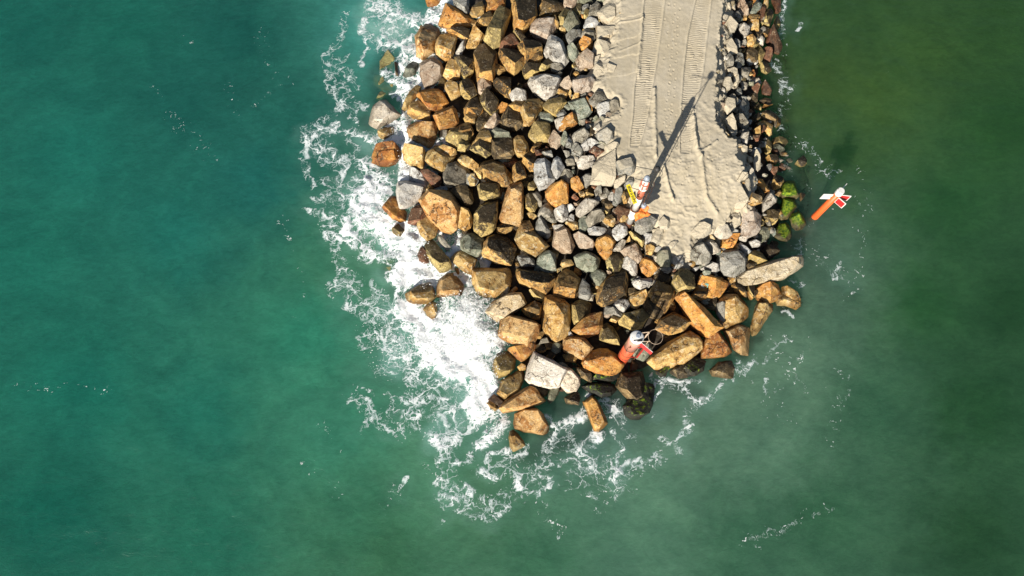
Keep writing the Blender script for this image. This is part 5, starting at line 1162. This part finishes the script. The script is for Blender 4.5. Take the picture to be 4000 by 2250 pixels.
# the faded spray painted mark on the flat orange block
if MARK_ROCK:
    vs = [MARK_ROCK.location + v.co for v in MARK_ROCK.data.vertices]
    tree = BVHTree.FromPolygons(vs, [tuple(p.vertices) for p in MARK_ROCK.data.polygons])
    def ribbon(pts, w):
        out = MB(); cam_p = Vector((0, 0, CAM_H)); prev = None
        hit = []
        for x, y in pts:
            d = (at(2710 + x * 100 / 2070, 1080 + y * 100 / 2070, 0) - cam_p).normalized()
            h, nrm, _, _ = tree.ray_cast(cam_p, d)
            if h: hit.append(h + nrm * 0.02 - MARK_ROCK.location)
        if len(hit) > 1: out.tube(hit, w, 6)
        return out
    for nm, mat, lines in (('painted_mark', M_PALE, [[(690,560),(650,640),(630,740),(660,860),(740,910),(830,880)], [(640,760),(720,740),(800,790)]]),
                           ('painted_mark', M_TEAL, [[(900,610),(1000,590),(1100,600),(1180,640),(1150,740),(1110,800),(1090,900)], [(1000,680),(1080,690),(1160,690)]])):
        mb = MB()
        for l in lines:
            r = ribbon(l, 0.028); mb.add(r.v, r.f)
        mb.build(nm, mat, MARK_ROCK)

# ---------------------------------------------------------------- the smaller stones in the gaps: one mass
def build_rubble():
    V = []; Fc = []; rows = [[], [], [], []]
    def put(bm, c, zc, hh, ctr, dusty, seed):
        k = len(V); co = np.array([v.co[:] for v in bm.verts])
        bm.verts.index_update()
        for v in bm.verts: V.append(v.co[:])
        for f in bm.faces: Fc.append(tuple(v.index + k for v in f.verts))
        for a, r in zip(rows, colour_rows(c, co, zc, hh, ctr, dusty, seed)): a.append(r)
        bm.free()
    for i, c, P, T in rest:
        bm, ctr, zc, hh, s = rock_geometry(c, P, T, i + 1); put(bm, c, zc, hh, ctr, dust_at(c, P), i)
    R = random.Random(11)
    kinds = 'bbkkglyoer'; grey = 'yyywelgsr'
    n = 0
    while n < 1700:
        px = R.uniform(1500, 3130); py = R.uniform(-60, 1640)
        dw = float(poly_sdf(px, py, WATERLINE)); ds = float(poly_sdf(px, py, SAND))
        if dw < -20 or ds > 6: continue
        n += 1
        near = -ds < 170
        c = R.choice(grey if near else kinds)
        z0 = float(surf_z(px, py)) - (0.38 if near else 0.55) + R.uniform(-0.1, 0.25)
        if z0 < -0.4 or (not near and R.random() < 0.7): continue
        if not near: z0 -= 0.35
        s = R.uniform(0.12, 0.34) if near else R.uniform(0.2, 0.6)
        ctr = at(px, py, z0)
        bm = bmesh.new()
        for _ in range(13):
            d = Vector((R.gauss(0, 1), R.gauss(0, 1), R.gauss(0, 0.8))).normalized()
            bm.verts.new(ctr + Vector((d.x * s * R.uniform(0.75, 1.25), d.y * s * R.uniform(0.75, 1.1), d.z * s * 0.8)))
        res = bmesh.ops.convex_hull(bm, input=bm.verts[:])
        junk = list({g for g in res['geom_interior'] + res['geom_unused'] if isinstance(g, bmesh.types.BMVert) and g.is_valid})
        if junk: bmesh.ops.delete(bm, geom=junk, context='VERTS')
        try: bmesh.ops.bevel(bm, geom=bm.edges[:], offset=s * 0.1, segments=1, affect='EDGES', clamp_overlap=True)
        except Exception: pass
        put(bm, c, z0, s * 0.8, ctr, max(0, 0.8 * (1 + ds / 60)) if near else 0, 9000 + n)
    o = mesh_obj('rubble_stones', V, Fc, M_ROCK)
    for an, r in zip(('rock_a', 'rock_b', 'rock_c', 'rock_m'), rows): set_attr(o.data, an, np.concatenate(r))
    tag(o, 'small loose stones filling the gaps between the breakwater boulders', 'rubble', kind='stuff')
build_rubble()

# ---------------------------------------------------------------- white striped beacon beside the sand
def build_white_beacon():
    b = at(2459, 869, 2.2)
    r = empty('light_beacon', b, 'tall white and rusty red light beacon with yellow board beside the sand', 'beacon')
    MB().lathe([(0.221, -0.8), (0.221, 0.0), (0.213, 0.06), (0.213, 0.1)], 24).build('footing', M_RUST, r, True)
    MB().lathe([(0.205, 0.1), (0.205, 1.0), (0.255, 1.02), (0.205, 1.04), (0.205, 2.12)], 28).build('lower_pole', M_WHITE, r, True)
    MB().lathe([(0.205, 2.12), (0.295, 2.13), (0.295, 2.19), (0.205, 2.20)], 28).build('flange', M_RUST, r, True)
    MB().lathe([(0.205, 2.20), (0.205, 3.0), (0.213, 3.02), (0.205, 3.04), (0.205, 3.75)], 28).build('middle_pole', M_WHITE, r, True)
    MB().lathe([(0.197, 3.75), (0.197, 4.2), (0.217, 4.22), (0.217, 4.27), (0.197, 4.29), (0.197, 5.0)], 28).build('upper_pole', M_REDPOLE, r, True)
    MB().lathe([(0.254, 5.0), (0.262, 5.02), (0.262, 5.08), (0.238, 5.10)], 32).build('platform', M_WHITE, r, True)
    cg = MB()
    for k in range(5):
        a = 2 * math.pi * k / 5 + 0.4
        cg.tube([(0.235 * math.cos(a), 0.235 * math.sin(a), 5.08), (0.22 * math.cos(a), 0.22 * math.sin(a), 5.95)], 0.035)
    cg.tube([(0.225 * math.cos(2 * math.pi * i / 24), 0.225 * math.sin(2 * math.pi * i / 24), 5.6) for i in range(24)], 0.03, 6, True)
    cg.build('guard_cage', M_REDPOLE, r)
    MB().lathe([(0.20, 5.10), (0.20, 5.55), (0.19, 5.58), (0.19, 5.95), (0.19, 6.0)], 24).build('lantern', M_WHITE, r, True)
    MB().lathe([(0.17, 6.0), (0.17, 6.22), (0.13, 6.32), (0.05, 6.36)], 20).build('lantern_lens', M_GREY, r, True)
    # ladder on the shaded side
    ld = MB(); d = Vector((0.80, 0.60, 0)); s = Vector((-0.60, 0.80, 0))
    for k in (-1, 1): ld.tube([d * 0.42 + s * 0.17 * k + Vector((0, 0, 0.6)), d * 0.42 + s * 0.17 * k + Vector((0, 0, 5.2))], 0.024)
    for k in range(16):
        z = Vector((0, 0, 0.75 + 0.28 * k)); ld.tube([d * 0.42 - s * 0.17 + z, d * 0.42 + s * 0.17 + z], 0.016, 6)
    ld.build('ladder', M_RUST, r)
    hp = MB()
    for z in (2.6, 3.3, 4.0, 4.7):
        hp.tube([d * (0.42 + 0.42 * math.sin(t)) + s * 0.28 * math.cos(t) + Vector((0, 0, z)) for t in [math.pi * i / 10 for i in range(11)]], 0.014, 6)
    hp.build('ladder_hoop', M_RUST, r)
    # mast with the black ball and cross wire
    m = Vector((0.30, -0.12, 0))
    MB().tube([m + Vector((0, 0, 4.4)), m + Vector((0, 0, 7.7))], 0.035).tube([Vector((0.02, 0.2, 6.0)), m + Vector((0, 0, 7.3))], 0.02, 6).build('mast', M_DARK, r)
    MB().tube([m + Vector((0, 0, 7.35)), m + Vector((-1.15, 0.25, 7.35))], 0.022, 6).tube([m + Vector((-0.1, -0.1, 6.1)), m + Vector((-0.95, 0.15, 6.1))], 0.022, 6).build('crossarm', M_DARK, r)
    prof = [(0.19 * math.sin(t), 7.5 - 0.19 * math.cos(t)) for t in [math.pi * (0.04 + 0.92 * i / 8) for i in range(9)]]
    MB().lathe(prof, 14, (m.x, m.y)).build('ball_topmark', M_DARK, r, True)
    # orange covered box hung on the side
    bm = bmesh.new(); bmesh.ops.create_cube(bm, size=1.0)
    bmesh.ops.subdivide_edges(bm, edges=bm.edges[:], cuts=7, use_grid_fill=True)
    bmesh.ops.smooth_vert(bm, verts=bm.verts[:], factor=0.5, use_axis_x=True, use_axis_y=True, use_axis_z=True)
    for v in bm.verts:
        q = Vector((v.co.x * 0.80, v.co.y * 0.5, v.co.z * 0.55)); n = noise.noise(q * 4 + Vector((3, 1, 9))) * 0.32 + noise.noise(q * 9) * 0.10
        v.co = q * (1 + n * 1.6)
    me = bpy.data.meshes.new('box_cover'); bm.to_mesh(me); bm.free(); me.materials.append(M_COVER)
    o = bpy.data.objects.new('box_cover', me); o.parent = r; o.location = (0.46, -0.10, 1.75); o.rotation_euler = (0.1, -0.25, 0.35); COL.objects.link(o)
    MB().lathe([(0.14, 2.1), (0.16, 2.2), (0.16, 2.42), (0.1, 2.5)], 14, (0.52, 0.12)).build('signal_lamp', M_GREY, r, True)
    # yellow board with rows of small black marks, faces the teal sea
    e = Vector((-0.30, 0.954, 0)); up = Vector((0.90, 0.28, 0.33)); o0 = Vector((-0.52, -0.78, 4.45))
    yb = MB().plate(o0, e * 1.25, up * 0.25, 0.04).build('notice_board', M_YELLOW, r)
    tx = MB(); R = random.Random(4); nn = Vector((e.cross(up))).normalized() * -1
    for row in (0.06,):
        k = 0.08
        while k < 1.15:
            w = R.choice((0.035, 0.05, 0.06))
            tx.plate(o0 + e * k + up * row - e.cross(up).normalized() * 0.006, e * w, up * 0.13, 0.004); k += w + R.choice((0.03, 0.03, 0.07))
    tx.build('lettering', M_DARK, yb)
    br = MB()
    for k in (0.2, 1.1): br.tube([o0 + e * k + up * 0.12, Vector((0, 0, 4.6))], 0.022, 6)
    br.build('board_bracket', M_RUST, r)
build_white_beacon()

# ---------------------------------------------------------------- orange pole with day boards standing in the green water
def build_orange_pole():
    b = at(3184, 846, 0)
    r = empty('marker_pole', b, 'slim orange marker pole with red and white square boards in the green water', 'beacon')
    MB().lathe([(0.235, -1.9), (0.235, 0.15), (0.22, 0.6), (0.20, 3.55)], 28).build('pole', M_ORANGE, r, True)
    MB().lathe([(0.23, 3.55), (0.235, 3.6), (0.235, 3.95), (0.20, 4.0)], 28).build('pole_cap', M_WHITE, r, True)
    for ang, z, inner, tilt in ((-48, 3.0, 0.18, 0), (-8, 3.15, 0.24, 0), (178, 3.05, 0.20, 0), (48, 3.35, 0.25, 0)):
        a = math.radians(ang); e = Vector((math.cos(a), math.sin(a), 0)); n = Vector((0, 0, 1)).cross(e)
        if n.dot(Vector((-1, -1, 0))) > 0: n = -n        # n points away from the sea side
        o0 = e * inner + Vector((0, 0, z - 0.33))
        bd = MB().plate(o0, e * 0.62, Vector((0, 0, 0.66)), 0.035).build('day_board', M_WHITE, r)
        if ang in (-48, -8):
            ff = (e.cross(Vector((0, 0, 1)))).normalized()
            off = ff * 0.004 * (1 if ff.dot(Vector((-1, -1, 0))) > 0 else -1)
            th = 0.035 if ff.dot(Vector((-1, -1, 0))) > 0 else 0.0
            s = 1 if ff.dot(Vector((-1, -1, 0))) > 0 else -1
            base = o0 + e * 0.05 + Vector((0, 0, 0.05)) + ff * (0.037 if s > 0 else -0.009)
            MB().plate(base, e * 0.52, Vector((0, 0, 0.56)), 0.006).build('red_face', M_RED, bd)
        MB().tube([e * 0.1 + Vector((0, 0, z)), e * (inner + 0.1) + Vector((0, 0, z))], 0.03, 6).build('board_arm', M_RUST, r)
build_orange_pole()

# ---------------------------------------------------------------- stout red beacon near the tip
def build_red_beacon():
    b = at(2430, 1402, 0.3)
    r = empty('tank_beacon', b, 'stout red orange cylindrical beacon with wire hoop among the tip boulders', 'beacon')
    H = 5.55; R0 = 0.37
    MB().lathe([(R0, -0.8), (R0, 1.0), (R0, 3.42)], 40).build('drum', M_TANK, r, True)
    MB().lathe([(R0, 3.42), (R0, H - 0.02), (R0 - 0.02, H)], 40).build('upper_drum', M_SHEEN, r, True)  # upper half painted paler to stand for sunlit sheen
    for z in (1.3, 2.1, 3.4):
        MB().lathe([(R0 + 0.002, z), (R0 + 0.022, z + 0.01), (R0 + 0.022, z + 0.05), (R0 + 0.002, z + 0.06)], 40).build('band', M_RUST, r, True)
    lid = MB().lathe([(R0 + 0.02, H - 0.05), (R0 + 0.02, H + 0.02), (R0 - 0.03, H + 0.05), (0.1, H + 0.08)], 40).build('lid', M_WHITE, r, True)
    MB().lathe([(0.13, H + 0.05), (0.13, H + 0.13), (0.10, H + 0.15)], 18, (0.06, 0.06)).build('hatch', M_GREY, lid, True)
    MB().tube([(-0.2, -0.2, H + 0.06), (0.3, -0.12, H + 0.07)], 0.03, 6).tube([(0.0, -0.22, H + 0.06), (0.28, -0.2, H + 0.06)], 0.035, 6).build('lid_bar', M_DARK, lid)
    def patch(name, pts, mat):     # a thin dark shape lying on the drum: angle in degrees, height
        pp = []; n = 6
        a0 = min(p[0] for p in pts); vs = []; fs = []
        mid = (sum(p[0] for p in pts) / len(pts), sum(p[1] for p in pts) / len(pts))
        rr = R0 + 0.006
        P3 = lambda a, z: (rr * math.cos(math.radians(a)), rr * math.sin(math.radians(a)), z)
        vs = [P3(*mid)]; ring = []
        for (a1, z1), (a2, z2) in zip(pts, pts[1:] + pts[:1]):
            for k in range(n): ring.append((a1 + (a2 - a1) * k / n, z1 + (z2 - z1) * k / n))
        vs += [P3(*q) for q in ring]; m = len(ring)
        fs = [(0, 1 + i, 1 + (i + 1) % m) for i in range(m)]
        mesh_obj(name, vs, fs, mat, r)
    patch('dark_mark', [(228, 4.9), (246, 4.5), (228, 4.15)], M_RUST)  # dark patches on the drum's side, reusing the iron material
    patch('dark_mark', [(222, 4.8), (226, 3.6), (238, 2.6), (219, 3.3)], M_RUST)
    patch('dark_mark', [(268, 3.1), (276, 3.2), (262, 2.2)], M_RUST)
    hoop = MB().tube([(1.02 + 0.40 * math.cos(2 * math.pi * i / 32), 0.02 + 0.42 * math.sin(2 * math.pi * i / 32), H + 0.05) for i in range(32)], 0.011, 8, True)
    hoop.build('hoop', M_HOOP, r)
    MB().tube([(0.3, 0.26, H), (0.70, 0.30, H + 0.05)], 0.025).tube([(0.3, -0.22, H - 0.05), (0.72, -0.24, H + 0.05)], 0.02).tube([(0.42, 0.0, H - 0.2), (0.70, 0.28, H + 0.05)], 0.045).build('hoop_arm', M_HOOP, r)
    for k in (-0.2, 0.2):
        MB().tube([(0.62, k - 0.02, 4.9), (0.64, k, H + 0.05)], 0.02, 6).build('hoop_strut', M_HOOP, r)
    e = Vector((0.74, -0.67, 0))
    bd = MB().plate(Vector((0.34, -0.10, 4.25)), e * 0.85, Vector((0.08, 0.08, 0.20)), 0.04).build('red_board', M_RED, r)
    MB().tube([Vector((0.34, -0.10, 4.25)), Vector((0.34, -0.10, 4.25)) + e * 0.85], 0.022, 6).tube([Vector((0.42, -0.02, 4.45)), Vector((0.42, -0.02, 4.45)) + e * 0.85], 0.022, 6).build('board_edge', M_WHITE, bd)
    MB().tube([(0.80, -0.05, 0.7), (0.80, -0.05, 3.7)], 0.06).build('ladder_rail', M_RED, r)
    rl = MB().tube([(0.62, -0.18, 0.7), (0.62, -0.18, 3.7)], 0.03)
    for k in range(10): rl.tube([(0.80, -0.05, 0.9 + 0.3 * k), (0.62, -0.18, 0.9 + 0.3 * k)], 0.018, 6)
    rl.build('ladder', M_RUST, r)
    MB().tube([(0.35, -0.15, 3.65), (0.80, -0.05, 3.65)], 0.03, 6).tube([(0.35, -0.1, 0.9), (0.80, -0.05, 0.9)], 0.02, 6).build('ladder_bracket', M_RED, r)
build_red_beacon()

# ---------------------------------------------------------------- spray thrown up by the breaking wave
def build_spray():
    R = random.Random(5); V = []; Fc = []
    spots = [(1800,1260,85,1.6,2200),(1880,1320,75,1.7,2400),(1850,1190,50,1.3,1500),(1745,1190,45,0.9,400),(1700,1340,90,0.8,900),(1900,1440,50,0.9,500),(1600,960,60,0.7,450),(1590,640,45,0.6,300),(1545,520,40,0.5,220),(1940,1680,35,0.5,220),(1730,1010,30,0.4,150),(1420,850,50,0.3,200),(1660,1080,60,0.6,350),(1560,1330,120,0.35,500)]
    for px, py, rad, zmax, n in spots:
        for _ in range(n):
            x = R.gauss(px, rad * 0.55); y = R.gauss(py, rad * 0.55)
            z = 0.15 + zmax * R.random() ** 1.6
            c = at(x, y, z); s = 0.012 + 0.03 * R.random() ** 2.5
            k = len(V); j = lambda: R.uniform(0.6, 1.5)
            V += [(c.x + s * j(), c.y, c.z), (c.x - s * j(), c.y, c.z), (c.x, c.y + s * j(), c.z), (c.x, c.y - s * j(), c.z), (c.x, c.y, c.z + s * j()), (c.x, c.y, c.z - s)]
            Fc += [(k, k + 2, k + 4), (k + 2, k + 1, k + 4), (k + 1, k + 3, k + 4), (k + 3, k, k + 4), (k + 2, k, k + 5), (k + 1, k + 2, k + 5), (k + 3, k + 1, k + 5), (k, k + 3, k + 5)]
    o = mesh_obj('sea_spray', V, Fc, M_SPRAY)
    tag(o, 'white spray drops flying above the breaking surf', 'spray', kind='stuff')
build_spray()
